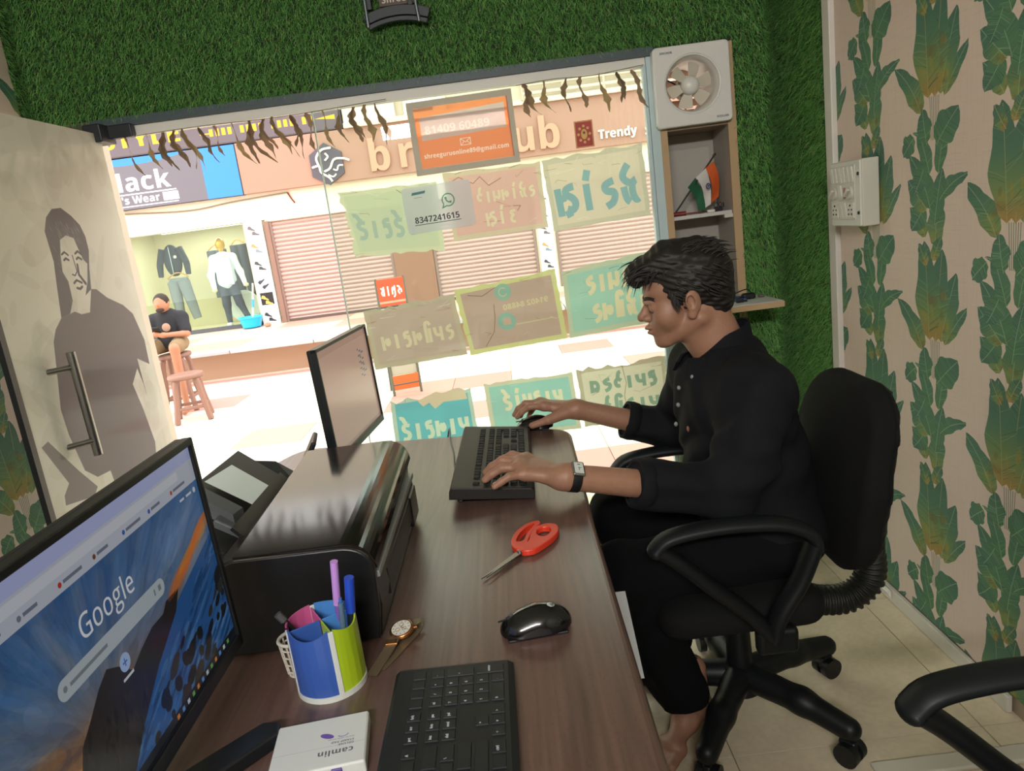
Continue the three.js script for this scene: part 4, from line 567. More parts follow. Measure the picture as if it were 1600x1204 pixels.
  const ad = thing('power_adapter', 'black power adapter with coiled lead on the wooden ledge', 'adapter', [0.845, LT, -2.585]); part('body', rb(0.045, 0.022, 0.03, 0.008, 0, 0.011, 0), M.black, ad); part('lead', tube([[-0.02, 0.01, 0], [-0.06, 0.006, 0.02], [-0.075, 0.006, -0.02], [-0.03, 0.026, -0.02], [0.01, 0.03, -0.03], [0.02, 0.012, -0.035], [-0.04, 0.006, -0.045]], 0.0022, 50, 6), M.black, ad); part('plug', rb(0.02, 0.01, 0.012, 0.003, 0.045, 0.007, 0.0), mat('#5a5048', 0.5), ad);
  scw('usb_plug', 'small black plug at the front of the wooden ledge', 'plug', [rb(0.026, 0.012, 0.014, 0.003, 0.795, LT + 0.006, -2.525), rb(0.012, 0.006, 0.009, 0.001, 0.812, LT + 0.005, -2.52)], M.black);
}
// ---------------------------------------------------------------- switchboard on the wallpapered wall
{
  const w = thing('switchboard', 'white switchboard box with sockets and knobs on the wallpapered wall', 'switchboard', [RX - 0.008, 1.27, -2.24], -PI / 2), m = mat('#c6c3b6', 0.4), sm = mat('#d2d0c8', 0.35), dk = mat('#2b2a28', 0.5);
  // local x runs along the wall (towards +z is local -x... box front is local +z)
  part('box', rb(0.19, 0.19, 0.05, 0.004, 0, 0, 0.025), m, w); part('faceplate', rb(0.186, 0.186, 0.006, 0.003, 0, 0, 0.052), sm, w);
  const fr = rb(0.152, 0.156, 0.003, 0.001, -0.012, 0.004, 0.0558); part('module_frame', fr, mat('#c9c6bd', 0.4), w);
  const Z = 0.0575, px = [-0.062, -0.012, 0.038];
  const sw = (x, y, wd) => { const g = rb(wd, 0.046, 0.006, 0.002, 0, 0, 0); g.rotateX(0.12); part('switch', g.translate(x, y, Z + 0.001), sm, w); };
  for (const x of [-0.074, -0.052, -0.024, -0.001, 0.026, 0.049]) sw(x, 0.056, 0.019); sw(-0.022, -0.046, 0.021); sw(0.002, -0.046, 0.021); sw(-0.024, 0.005, 0.021); part('indicator', rb(0.012, 0.03, 0.004, 0.001, 0.002, 0.004, Z), mat('#9a6a60', 0.4), w);
  for (const x of [-0.062, 0.038]) { part('regulator_knob', [cy(0.018, 0.019, 0.008, 24).rotateX(PI / 2).translate(x, 0.004, Z + 0.003), turned(rb(0.03, 0.007, 0.012, 0.003), 0, 0, 0.7).translate(x, 0.004, Z + 0.012)], m, w); }
  for (const x of [-0.062, 0.038]) { const so = part('socket', rb(0.042, 0.046, 0.004, 0.002, x, -0.046, Z), sm, w); for (const [a, b, r] of [[0, 0.013, 0.0034], [-0.009, 0.001, 0.0025], [0.009, 0.001, 0.0025], [-0.009, -0.012, 0.0028], [0.009, -0.012, 0.0028]]) part('hole', cy(r, r, 0.002, 10).rotateX(PI / 2).translate(x + a, -0.046 + b, Z + 0.0022), dk, so); }
  for (const y of [0.055, -0.055]) part('screw', cy(0.005, 0.005, 0.003, 12).rotateX(PI / 2).translate(0.083, y, 0.056), M.darkMetal, w);
}
// ---------------------------------------------------------------- hanging wooden name board on the turf
{
  const h = thing('hanging_nameboard', 'dark curved wooden nameboard with rods on the turf over the window', 'nameboard', [-0.245, 2.03, FZ + 0.05]), dw = mat('#23282c', 0.5), pl = mat('#5a4a44', 0.6);
  const arc = (r0, r1, z, m, nm) => { const s = new THREE.Shape(); s.absarc(0, -0.28, r1, PI / 2 - 0.36, PI / 2 + 0.36, false); s.absarc(0, -0.28, r0, PI / 2 + 0.36, PI / 2 - 0.36, true); s.closePath(); part(nm, ext(s, 0.014, 0.002, 1, 20).translate(0, 0, z), m, h); };
  arc(0.29, 0.318, -0.005, dw, 'board'); arc(0.272, 0.283, -0.003, dw, 'lower_moulding'); part('panel', rb(0.13, 0.16, 0.012, 0.003, 0.01, 0.12, 0), pl, h, 'brown plate with pale lettering');
  part('lettering', letters3d('Shreem', 0.022, 0.001).translate(-0.045, 0.05, 0.0065), mat('#c9c2b8', 0.6), h);
  for (const [x0, x1] of [[-0.104, -0.100], [0.068, 0.060]]) part('rod', rod([x0 + 0.004, -0.02, 0.012], [x1, 0.20, 0.012], 0.006), mat('#8d97a3', 0.25, { metalness: 0.9 }), h); for (const x of [-0.088, 0.05]) part('side_post', rb(0.018, 0.17, 0.014, 0.003, x, 0.12, 0.002), dw, h);
  part('hook', rod([0, 0.2, -0.05], [0, 0.2, 0.0], 0.004), M.darkMetal, h);
}
// ---------------------------------------------------------------- desk
const DT = 0.75;
{
  const grain = noiseTex(1024, 256, (x, y) => { const u = x / 1024, v = y / 256, w = nz4(u, v) * 0.8, s = nz128(u * 0.12 + w * 0.02, v * 1) * 0.5 + nz64(u * 0.06, v + w * 0.15) * 0.5, p = nz128(u * 2.2, v * 3) , k = 0.80 + 0.34 * s - (p > 0.78 ? 0.06 : 0); return [97 * k, 74 * k, 66 * k]; });
  grain.wrapS = grain.wrapT = THREE.RepeatWrapping;
  const wm = mat('#ffffff', 0.34, { map: grain, clearcoat: 0.35, clearcoatRoughness: 0.25 });
  const d = thing('office_desk', 'long reddish-brown laminate desk running towards the window', 'desk', [0, 0, 0]);
  const s = new THREE.Shape(); s.moveTo(-0.86, 0.12); s.lineTo(0.088, 0.12); s.lineTo(0.098, -1.3); s.lineTo(0.112, -1.87); s.quadraticCurveTo(0.118, -1.945, 0.06, -1.958); s.lineTo(-0.38, -2.035); s.lineTo(-0.62, -2.07); s.quadraticCurveTo(-0.66, -2.06, -0.68, -2.0); s.lineTo(-0.86, -1.6); s.closePath();
  const g = new THREE.ExtrudeGeometry(s, { depth: 0.012, bevelEnabled: true, bevelSize: 0.012, bevelThickness: 0.011, bevelSegments: 4, curveSegments: 8 });
  { const u = g.attributes.uv, p = g.attributes.position; for (let i = 0; i < u.count; i++) u.setXY(i, p.getY(i) / 1.6, p.getX(i) / 0.5); }
  g.rotateX(PI / 2); g.translate(0, DT - 0.011, 0); part('desk_top', g, wm, d);
  const dk = mat('#4a342c', 0.5);
  part('end_panel', rb(0.70, DT - 0.035, 0.02, 0.003, -0.42, (DT - 0.035) / 2, -1.93), dk, d); part('end_panel', rb(0.70, DT - 0.035, 0.02, 0.003, -0.42, (DT - 0.035) / 2, 0.05), dk, d); part('middle_panel', rb(0.5, DT - 0.035, 0.02, 0.003, -0.5, (DT - 0.035) / 2, -1.0), dk, d);
  part('back_panel', rb(0.02, 0.5, 1.95, 0.003, -0.60, DT - 0.29, -0.94), dk, d); part('under_shelf', rb(0.46, 0.016, 0.62, 0.003, -0.14, 0.608, -1.10), dk, d); part('shelf_bracket', [rb(0.02, 0.12, 0.04, 0.002, -0.33, 0.66, -1.36), rb(0.02, 0.12, 0.04, 0.002, -0.33, 0.66, -0.84)], dk, d);
  const pp = single('paper_sheet', ext([[-0.10, 1.275], [0.150, 1.268], [0.134, 1.0], [-0.10, 1.0]], 0.0006).rotateX(-PI / 2), mat('#dfe2e8', 0.8), 'white paper sheet jutting out below the desk edge', 'paper'); pp.position.y = 0.6165;
}
// ---------------------------------------------------------------- monitors
function monitor(name, label, pos, turn, w, h, lift, screenMat, tilt, foot) {
  const m = thing(name, label, 'monitor', pos, turn), cs = mat('#15181b', 0.4), b = 0.009;
  const head = new THREE.Group(); head.name = 'display'; head.position.set(0, lift, 0); head.rotation.x = tilt; m.add(head);
  part('bezel', [rb(w, b, 0.014, 0.002, 0, h - b / 2, 0.002), rb(w, b * 2.0, 0.014, 0.002, 0, b, 0.002), rb(b, h, 0.014, 0.002, -w / 2 + b / 2, h / 2, 0.002), rb(b, h, 0.014, 0.002, w / 2 - b / 2, h / 2, 0.002)], cs, head);
  part('back_cover', [rb(w, h, 0.012, 0.004, 0, h / 2, -0.008), rb(w * 0.7, h * 0.6, 0.025, 0.01, 0, h * 0.42, -0.02)], cs, head);
  part('screen', new THREE.PlaneGeometry(w - b * 2, h - b * 3).translate(0, h / 2 + b / 2, 0.0045), screenMat, head, 'lit screen');
  part('neck', rb(0.05, lift + h * 0.4, 0.02, 0.006, 0, (lift + h * 0.4) / 2, -0.045), cs, m);
  for (const s of [-1, 1]) { const g = ext([[0, -0.02], [foot, -0.014], [foot + 0.010, 0], [foot, 0.014], [0, 0.02]], 0.013, 0.003); g.rotateX(-PI / 2); g.rotateY(s > 0 ? -0.75 : PI + 0.75); part('foot', g.translate(0, 0.003, -0.045), cs, m); }
  return m;
}
{
  const shot = tex(canvas(1600, 900, (g, W, H) => {
    // browser page over a coast-at-dusk picture
    let gr = g.createLinearGradient(0, 0, 0, H); gr.addColorStop(0, '#2a5a90'); gr.addColorStop(0.32, '#3c6da2'); gr.addColorStop(0.5, '#5d7088'); gr.addColorStop(0.62, '#7c6a60'); gr.addColorStop(0.75, '#c07a34'); gr.addColorStop(1, '#d0841e'); g.fillStyle = gr; g.fillRect(0, 0, W, H);
    for (let i = 0; i < 420; i++) { const t = rnd(), x = rnd() * W, y = 120 + rnd() * 640, near = Math.hypot(x - 640, y - 640); g.save(); g.translate(x, y); g.rotate(Math.atan2(640 - y, 640 - x)); g.fillStyle = y > 520 ? (t < 0.5 ? 'rgba(230,150,60,0.12)' : 'rgba(70,52,56,0.16)') : t < 0.45 ? 'rgba(176,202,230,0.07)' : t < 0.6 ? 'rgba(150,130,116,0.10)' : 'rgba(40,64,98,0.08)'; g.beginPath(); g.ellipse(0, 0, 60 + near * 0.28 * rnd(), 14 + rnd() * 34, 0, 0, 7); g.fill(); g.restore(); }
    g.fillStyle = '#2b5a94'; g.beginPath(); g.moveTo(600, H); g.lineTo(760, 760); g.lineTo(1180, 520); g.lineTo(1600, 400); g.lineTo(1600, H); g.fill();
    for (let i = 0; i < 260; i++) { g.fillStyle = rnd() < 0.5 ? 'rgba(120,165,212,0.25)' : 'rgba(16,36,64,0.3)'; const x = 700 + rnd() * 900, y = 840 - (x - 600) * 0.42 + rnd() * 420; g.beginPath(); g.ellipse(x, y, 20 + rnd() * 80, 4 + rnd() * 9, -0.4, 0, 7); g.fill(); }
    g.fillStyle = '#2a2522'; g.beginPath(); g.moveTo(430, H); g.lineTo(450, 700); g.lineTo(500, 600); g.lineTo(560, 560); g.lineTo(640, 500); g.lineTo(700, 470); g.lineTo(760, 500); g.lineTo(830, 560); g.lineTo(900, 530); g.lineTo(1000, 500); g.lineTo(1090, 500); g.lineTo(1130, 470); g.lineTo(1240, 470); g.lineTo(1180, 540); g.lineTo(980, 640); g.lineTo(800, 760); g.lineTo(640, H); g.fill();
    for (let i = 0; i < 120; i++) { g.fillStyle = i % 2 ? 'rgba(60,50,42,0.5)' : 'rgba(14,12,12,0.5)'; const x = 470 + rnd() * 560, y = 600 + rnd() * 280; if (x + y * 0.9 > 1480) continue; g.beginPath(); g.ellipse(x, y, 6 + rnd() * 30, 3 + rnd() * 8, 1.2 + rnd(), 0, 7); g.fill(); }
    for (let i = 0; i < 60; i++) { g.fillStyle = i % 2 ? 'rgba(226,140,40,0.16)' : 'rgba(196,96,30,0.14)'; g.beginPath(); g.ellipse(rr(0, 430), rr(640, 880), 120, 14 + rnd() * 22, -0.45, 0, 7); g.fill(); }
    for (let i = 0; i < 26; i++) { g.fillStyle = `rgba(${214 + i % 3 * 10},${104 + i % 5 * 8},44,0.30)`; g.beginPath(); g.ellipse(1230 + i * 14, 462 - i * 5 + rr(-26, 12), 90, 8 + rnd() * 16, -0.36, 0, 7); g.fill(); }
    for (let i = 0; i < 52; i++) { g.fillStyle = i % 3 ? '#1d2024' : '#33302c'; const x = 800 + rnd() * 800, y = 880 - (x - 800) * 0.36 + rr(-90, 190); g.beginPath(); g.ellipse(x, y, 12 + rnd() * 52, 8 + rnd() * 26, -0.5, 0, 7); g.fill(); }
    g.fillStyle = '#b4bce6'; g.fillRect(0, 0, W, 54); g.fillStyle = '#cdd3ee'; g.fillRect(30, 10, 250, 44); g.fillStyle = '#c3c9d6'; g.fillRect(0, 54, W, 96); g.fillStyle = '#d5d9e2'; g.fillRect(120, 64, 1330, 36); g.fillStyle = '#6b7488'; g.font = '22px sans-serif';
    const cols = ['#2d62b8', '#b84a3a', '#7a7f8a', '#c0392b', '#7a4a3a', '#2d62b8']; for (let i = 0; i < 8; i++) { g.fillStyle = cols[i % 6]; g.beginPath(); g.arc(40 + i * 190, 126, 9, 0, 7); g.fill(); g.fillStyle = '#727b8e'; g.fillRect(58 + i * 190, 119, 60 + (i * 37) % 70, 11); }
    g.fillStyle = '#eef1f4'; g.font = '108px sans-serif'; g.textAlign = 'center'; g.fillText('Google', 800, 330); g.fillStyle = '#b9c4c9'; g.beginPath(); g.roundRect(470, 372, 680, 66, 33); g.fill(); g.fillStyle = '#7d8a90'; g.fillRect(530, 400, 210, 12); g.beginPath(); g.arc(505, 405, 10, 0, 7); g.fill(); g.fillRect(1070, 392, 10, 24); g.fillRect(1104, 392, 20, 22);
    g.fillStyle = '#a9c0e8'; g.beginPath(); g.arc(800, 510, 32, 0, 7); g.fill(); g.fillStyle = '#4a74c0'; g.fillRect(797, 496, 6, 28); g.fillRect(786, 507, 28, 6); g.fillStyle = '#d9dee6'; g.fillRect(766, 556, 68, 10); g.fillRect(1420, 178, 40, 10); g.fillRect(1480, 178, 50, 10); g.beginPath(); g.arc(1560, 183, 12, 0, 7); g.fill();
    g.fillStyle = '#171c24'; g.fillRect(0, 858, W, 42); for (let i = 0; i < 12; i++) { g.fillStyle = ['#d9822e', '#5b8fd0', '#c9ced6', '#6aa84f'][i % 4]; g.fillRect(1000 + i * 46, 870, 20, 18); }
  }));
  monitor('near_monitor', 'black desktop monitor showing a search page over a seaside picture', [-0.420, DT, -0.655], PI / 2, 0.492, 0.292, 0.066, mat('#050506', 0.25, { emissive: lin(1, 1, 1), emissiveMap: shot, emissiveIntensity: 0.40 }), -0.02, 0.17);
  const a = new THREE.RectAreaLight(lin(0.55, 0.68, 1), 0.45, 0.47, 0.26); a.name = 'screen_glow'; a.position.set(-0.410, 0.965, -0.655); a.lookAt(1, 0.95, -0.655); scene.add(a);
  const page = tex(canvas(640, 400, (g, W, H) => { g.fillStyle = '#c39c8b'; g.fillRect(0, 0, W, H); g.fillStyle = '#b58d7e'; g.fillRect(0, 0, W, 26); g.fillStyle = '#6f6a74'; for (let i = 0; i < 14; i++) g.fillRect(480 + (i % 3) * 24, 70 + i * 9, 18 + (i * 7) % 26, 7); g.fillStyle = '#a9877a'; g.fillRect(0, 384, W, 16); }));
  monitor('far_monitor', 'black monitor with dull pink screen facing the seated man', [-0.432, DT, -1.885], PI / 2 - 0.105, 0.415, 0.285, 0.055, mat('#070605', 0.22, { emissive: lin(1, 1, 1), emissiveMap: page, emissiveIntensity: 0.55 }), -0.03, 0.13);
  const lead = single('monitor_cable', tube([[-0.50, DT + 0.003, -1.60], [-0.50, DT + 0.05, -1.66], [-0.51, DT + 0.03, -1.72], [-0.53, DT + 0.004, -1.80]], 0.003, 24, 6), M.black, 'black lead hanging behind the far monitor', 'cable');
  single('leaning_tablet', turned(rb(0.012, 0.165, 0.10, 0.004), 0, 0.2, -0.55).translate(-0.522, DT + 0.075, -1.63), M.blackPlastic, 'thin black tablet leaning between printer and far monitor', 'tablet');
  single('white_cable', tube([[-0.47, DT + 0.004, -1.58], [-0.485, DT + 0.03, -1.62], [-0.475, DT + 0.06, -1.66]], 0.004, 16, 6), M.white, 'short white lead beside the leaning tablet', 'cable');
}
// ---------------------------------------------------------------- printer
{
  const p = thing('inkjet_printer', 'glossy black inkjet printer with raised rear paper feed', 'printer', [0, DT, 0]), bd = mat('#141312', 0.35), gl = mat('#191411', 0.09, { specularIntensity: 0.6 });
  const run = (pts, z0, z1, m, nm, bev = 0, label, tilt = 0) => { const g = ext(pts, z1 - z0 - bev * 2, bev, 1, 10).translate(0, 0, z0 + bev); if (tilt) g.translate(0, -0.112, 0.985).rotateX(tilt).translate(0, 0.112, -0.985); part(nm, g, m, p, label); };
  const body = new THREE.Shape(); body.moveTo(-0.545, 0.006); body.lineTo(-0.25, 0.006); body.lineTo(-0.243, 0.05); body.lineTo(-0.246, 0.095); body.lineTo(-0.43, 0.112); body.lineTo(-0.46, 0.128); body.lineTo(-0.545, 0.105); body.closePath();
  run(body, -1.437, -0.985, bd, 'body', 0.004);
  run([[-0.252, 0.092], [-0.235, 0.094], [-0.235, 0.103], [-0.252, 0.104]], -1.42, -0.99, mat('#8f9392', 0.35), 'front_ledge', 0, 'pale grey front edge');
  run([[-0.428, 0.080], [-0.246, 0.080], [-0.242, 0.112], [-0.428, 0.115]], -1.43, -0.99, mat('#6d706f', 0.35), 'scanner_rim', 0, undefined, 0.045);
  const lid = new THREE.Shape(); lid.moveTo(-0.430, 0.114); lid.lineTo(-0.436, 0.150); lid.lineTo(-0.285, 0.150); lid.quadraticCurveTo(-0.245, 0.149, -0.240, 0.112); lid.closePath();
  run(lid, -1.437, -0.985, gl, 'scanner_lid', 0.003, 'mirror-gloss black lid', 0.045);
  const side = new THREE.Shape(); side.moveTo(-0.545, 0.006); side.lineTo(-0.25, 0.006); side.lineTo(-0.243, 0.05); side.lineTo(-0.240, 0.112); side.quadraticCurveTo(-0.245, 0.147, -0.285, 0.148); side.lineTo(-0.436, 0.149); side.lineTo(-0.462, 0.142); side.lineTo(-0.545, 0.108); side.closePath(); run(side, -0.987, -0.975, bd, 'side_cover', 0.002);
  run([[-0.50, 0.10], [-0.440, 0.112], [-0.440, 0.147], [-0.462, 0.144], [-0.505, 0.118]], -1.437, -0.985, mat('#2a211d', 0.2), 'rear_cover', 0.002);
  const pl = mat('#1c1d1f', 0.5), gr = mat('#55595c', 0.5);
  const q = (nm, pts, th, m, label) => { const P = pts.map(v3), n = P[1].clone().sub(P[0]).cross(P[2].clone().sub(P[0])).normalize().multiplyScalar(th), g = new THREE.BufferGeometry(), A = [], I = []; for (const v of P) A.push(v.x, v.y, v.z); for (const v of P) A.push(v.x + n.x, v.y + n.y, v.z + n.z); const k = P.length; for (let i = 1; i < k - 1; i++) { I.push(0, i, i + 1, k, k + i + 1, k + i); } for (let i = 0; i < k; i++) { const j = (i + 1) % k; I.push(i, i + k, j, j, i + k, j + k); } g.setAttribute('position', new THREE.Float32BufferAttribute(A, 3)); g.setIndex(I); const f = g.toNonIndexed(); f.computeVertexNormals(); return part(nm, f, m, p, label); };
  // tilted paper support and its side walls
  q('paper_support', [[-0.46, 0.125, -1.03], [-0.46, 0.125, -1.36], [-0.563, 0.198, -1.385], [-0.575, 0.20, -1.03]], 0.008, pl, 'tilted matt black paper support');
  q('support_wing', [[-0.45, 0.12, -1.35], [-0.45, 0.12, -1.40], [-0.505, 0.158, -1.41], [-0.545, 0.17, -1.395], [-0.55, 0.175, -1.37]], 0.01, pl); q('support_wing', [[-0.45, 0.12, -1.06], [-0.45, 0.12, -1.0], [-0.545, 0.15, -1.01], [-0.55, 0.175, -1.06]], 0.01, pl);
  q('feed_slot', [[-0.455, 0.135, -1.08], [-0.455, 0.135, -1.34], [-0.475, 0.16, -1.34], [-0.475, 0.16, -1.08]], 0.006, M.black);
  const gd = q('edge_guide', [[-0.470, 0.142, -1.135], [-0.470, 0.175, -1.135], [-0.545, 0.222, -1.15], [-0.560, 0.20, -1.15]], 0.03, gr, 'grey sliding edge guide'); part('guide_foot', turned(rb(0.05, 0.02, 0.05, 0.004), 0, 0, -0.6).translate(-0.485, 0.155, -1.115), gr, gd);
  const sh = single('blank_paper', (() => { const A = [[-0.462, 0.152, -1.185], [-0.462, 0.152, -1.275], [-0.535, 0.206, -1.285], [-0.545, 0.211, -1.185]], g = new THREE.BufferGeometry(); g.setAttribute('position', new THREE.Float32BufferAttribute(A.flat(), 3)); g.setIndex([0, 1, 2, 0, 2, 3]); const f = g.toNonIndexed(); f.computeVertexNormals(); return f; })(), mat('#e2efee', 0.8), 'blank pale sheet standing in the printer rear feed', 'paper'); sh.position.y = DT;
  part('output_flap', rb(0.008, 0.045, 0.30, 0.003, -0.243, 0.05, -1.21), M.blackPlastic, p); part('ink_tank_cover', rb(0.012, 0.06, 0.08, 0.004, -0.242, 0.045, -1.39), bd, p); for (const z of [-1.03, -1.39]) for (const x of [-0.29, -0.51]) part('foot', cy(0.012, 0.012, 0.006, 12, x, 0.003, z), M.black, p);
}
// ---------------------------------------------------------------- keyboards
const LEG = mat('#b9bec4', 0.6);
function keyboard(name, label, pos, turn, o) {
  const k = thing(name, label, 'keyboard', pos, turn, undefined), { W, Dp, u, bodyM, keyM, hk, thick } = o, tiltG = new THREE.Group(); tiltG.name = 'case'; tiltG.rotation.x = o.tilt; tiltG.position.y = o.lift; k.add(tiltG);
  const prof = ext([[-Dp / 2, 0], [Dp / 2, 0], [Dp / 2, thick * 0.7], [Dp / 2 - 0.006, thick], [-Dp / 2 + 0.004, thick * (o.back ?? 1.0)], [-Dp / 2, thick * 0.7]], W - 0.004, 0.002); prof.rotateY(-PI / 2); prof.translate(W / 2 - 0.002, 0, 0); part('shell', prof, bodyM, tiltG);
  const kg = new Map(), geoOf = (w, d) => { const id = w.toFixed(4) + d.toFixed(4); if (!kg.has(id)) { const g = new THREE.CylinderGeometry(1, 1, 1, 4, 1).rotateY(PI / 4).scale(Math.SQRT1_2, 1, Math.SQRT1_2).toNonIndexed(), P = g.attributes.position; for (let i = 0; i < P.count; i++) { const top = P.getY(i) > 0, s = top ? o.taper : 0; P.setXYZ(i, Math.sign(P.getX(i)) * (Math.abs(P.getX(i)) > 1e-3 ? w / 2 - s : 0), top ? hk : 0, Math.sign(P.getZ(i)) * (Math.abs(P.getZ(i)) > 1e-3 ? d / 2 - s : 0)); } g.computeVertexNormals(); kg.set(id, g); } return kg.get(id); };
  let z0 = -Dp / 2 + o.topGap; const gap = o.gap;
  const key = (x, z, w, d, txt) => { const q = part('key', geoOf(w * u - gap, d * u - gap), keyM, k2); q.position.set(x, thick, z); if (txt && o.legends) part('legend', letters3d(txt, 0.0034, 0.0002).rotateX(-PI / 2).translate(-w * u * 0.5 + 0.004, hk + 0.0001, 0.0), LEG, q); };
  const k2 = tiltG, L = -W / 2 + o.left;
  const row = (r, list, rz) => { let x = L; for (const it of list) { const [w, txt] = Array.isArray(it) ? it : [it, 'A']; if (txt !== null) key(x + w * u / 2, rz, w, 1, o.letters && x < L + 13 * u ? '' : txt); x += w * u; } };
  const Z = (r) => z0 + u * (r + (r > 0 ? 0.25 : 0) + 0.5), nul = (w) => [w, null];
  row(0, [[1, 'Esc'], nul(1), 1, 1, 1, 1, nul(0.5), 1, 1, 1, 1, nul(0.5), 1, 1, 1, 1, nul(0.25), [1, 'prt'], [1, 'scr'], [1, 'brk'], nul(0.25), [1, ''], [1, ''], [1, ''], [1, '']], Z(0));
  row(1, [...Array(13).fill(1), [2, 'back'], nul(0.25), [1, 'ins'], [1, 'hm'], [1, 'pu'], nul(0.25), [1, 'nl'], [1, '/'], [1, '*'], [1, '-']], Z(1));
  row(2, [1.5, ...Array(12).fill(1), [1.5, '\\'], nul(0.25), [1, 'del'], [1, 'end'], [1, 'pd'], nul(0.25), [1, '7'], [1, '8'], [1, '9']], Z(2));
  row(3, [1.75, ...Array(11).fill(1), [2.25, 'enter'], nul(3.5), [1, '4'], [1, '5'], [1, '6']], Z(3));
  row(4, [2.25, ...Array(10).fill(1), [2.75, 'shift'], nul(1.25), [1, '^'], nul(1.25), [1, '1'], [1, '2'], [1, '3']], Z(4));
  row(5, [1.25, 1.25, 1.25, 6.25, 1.25, 1.25, 1.25, [1.25, 'ctrl'], nul(0.25), [1, '<'], [1, 'v'], [1, '>'], nul(0.25), [2, '0'], [1, '.']], Z(5));
  const xn = L + (15 + 0.25 + 3 + 0.25 + 3) * u; key(xn + u / 2, (Z(2) + Z(3)) / 2, 1, 2, '+'); key(xn + u / 2, (Z(4) + Z(5)) / 2, 1, 2, 'enter');
  return { k, tiltG, L, Z };
}
{
  const near = keyboard('near_keyboard', 'slim black keyboard with white legends at the near desk end', [-0.1275, DT, -0.64], PI / 2 + 0.012, { W: 0.448, Dp: 0.150, u: 0.0190, bodyM: mat('#14181b', 0.5), keyM: mat('#171b1e', 0.45), hk: 0.0035, thick: 0.012, taper: 0.0012, topGap: 0.022, left: 0.012, gap: 0.0022, tilt: 0.03, lift: 0.0028, legends: true, letters: true });
  const bz = near.Z(4) - 0.001, bxp = near.L + (15.25 + 1.5) * 0.019;
  const bd = part('badge', cy(0.0068, 0.0068, 0.0006, 28, 0, 0, 0), mat('#c9ccd0', 0.3, { metalness: 0.6 }), near.tiltG, 'round silver maker badge'); bd.position.set(near.L + 16.75 * 0.019, 0.0125, near.Z(3)); part('badge_letters', letters3d('hp', 0.0066, 0.0003).rotateX(-PI / 2).translate(-0.0042, 0.0004, 0.0022), M.black, bd);
  part('status_window', rb(0.03, 0.0008, 0.006, 0.0003, near.L + 20.5 * 0.019, 0.0123, near.Z(0) - 0.016), M.blackGloss, near.tiltG); part('legend', letters3d('wireless', 0.004, 0.0002).rotateX(-PI / 2).translate(near.L + 18.2 * 0.019, 0.0123, near.Z(0) - 0.012), LEG, near.tiltG); part('battery_bar', rb(0.3, 0.008, 0.025, 0.003, 0, 0.0045, -0.055), M.blackPlastic, near.k);
  const far = keyboard('far_keyboard', 'older black keyboard under the seated man\'s hand', [-0.080, DT, -1.690], PI / 2 - 0.02, { W: 0.475, Dp: 0.176, u: 0.0190, bodyM: mat('#231f1d', 0.5, { specularIntensity: 0.5 }), keyM: mat('#0c0d0f', 0.6, { specularIntensity: 0.35 }), hk: 0.007, thick: 0.02, taper: 0.0025, topGap: 0.044, left: 0.018, gap: 0.0024, tilt: 0.11, lift: 0.013, legends: false, back: 1.1 });
  part('sticker', bx(0.016, 0.0004, 0.022, -0.215, 0.0226, -0.068), mat('#c9ccd0', 0.5), far.tiltG, 'small white and black sticker'); part('sticker_mark', bx(0.007, 0.0003, 0.009, -0.214, 0.0229, -0.071), M.black, far.tiltG); part('lamp_panel', bx(0.07, 0.0005, 0.018, 0.185, 0.0223, -0.048), mat('#8d9aa0', 0.4), far.tiltG, 'pale indicator strip'); part('rear_foot', [rb(0.05, 0.03, 0.012, 0.003, -0.18, 0.015, -0.07), rb(0.05, 0.03, 0.012, 0.003, 0.18, 0.015, -0.07)], M.blackPlastic, far.k);
  single('keyboard_cable', tube([[-0.172, DT + 0.02, -1.66], [-0.18, DT + 0.006, -1.72], [-0.19, DT + 0.003, -1.84], [-0.205, DT + 0.003, -1.95], [-0.215, DT + 0.01, -2.06], [-0.23, DT - 0.04, -2.09]], 0.0022, 40, 6), M.black, 'thin black cable running from the far keyboard over the desk end', 'cable');
}
// ---------------------------------------------------------------- mice
function mouse(name, label, x, z, turn, logo) {
  const m = thing(name, label, 'mouse', [x, DT, z], turn), f = blend(0.012, [ball([0.008, 0.008, 0], [0.046, 0.030, 0.031]), ball([-0.022, 0.006, 0], [0.028, 0.020, 0.028])]);
  part('shell', solid((a, b, c) => Math.max(f(a, b, c), 0.002 - b, Math.abs(c) - 0.0295), [-0.06, -0.004, -0.04], [0.062, 0.05, 0.04], 0.0028), mat('#0e0f10', 0.16, { clearcoat: 0.4, clearcoatRoughness: 0.1 }), m);
  part('button_split', rb(0.036, 0.003, 0.0012, 0.0004, -0.030, 0.0275, 0).rotateZ(0.12), M.black, m); part('wheel', cy(0.008, 0.008, 0.006, 20).rotateX(PI / 2).translate(-0.030, 0.0215, 0), mat('#3a3a3c', 0.4), m); part('base', rb(0.086, 0.004, 0.052, 0.0018, 0.002, 0.002, 0), M.blackPlastic, m);
  if (logo) { const b = part('badge', cy(0.0056, 0.0056, 0.0008, 24).rotateZ(-0.28).translate(0.026, 0.0362, 0.004), mat('#b9bcc0', 0.3, { metalness: 0.6 }), m, 'round silver maker badge'); part('badge_letters', letters3d('hp', 0.005, 0.0003).rotateX(-PI / 2).rotateY(0).translate(0.0228, 0.0367, 0.0055), M.black, b); }
  return m;
}
mouse('near_mouse', 'glossy black wireless mouse lying free on the desk', -0.021, -0.953, 0.1, true);
mouse('far_mouse', 'dark mouse under the man\'s right hand by the window', 0.030, -1.985, -0.25, false);
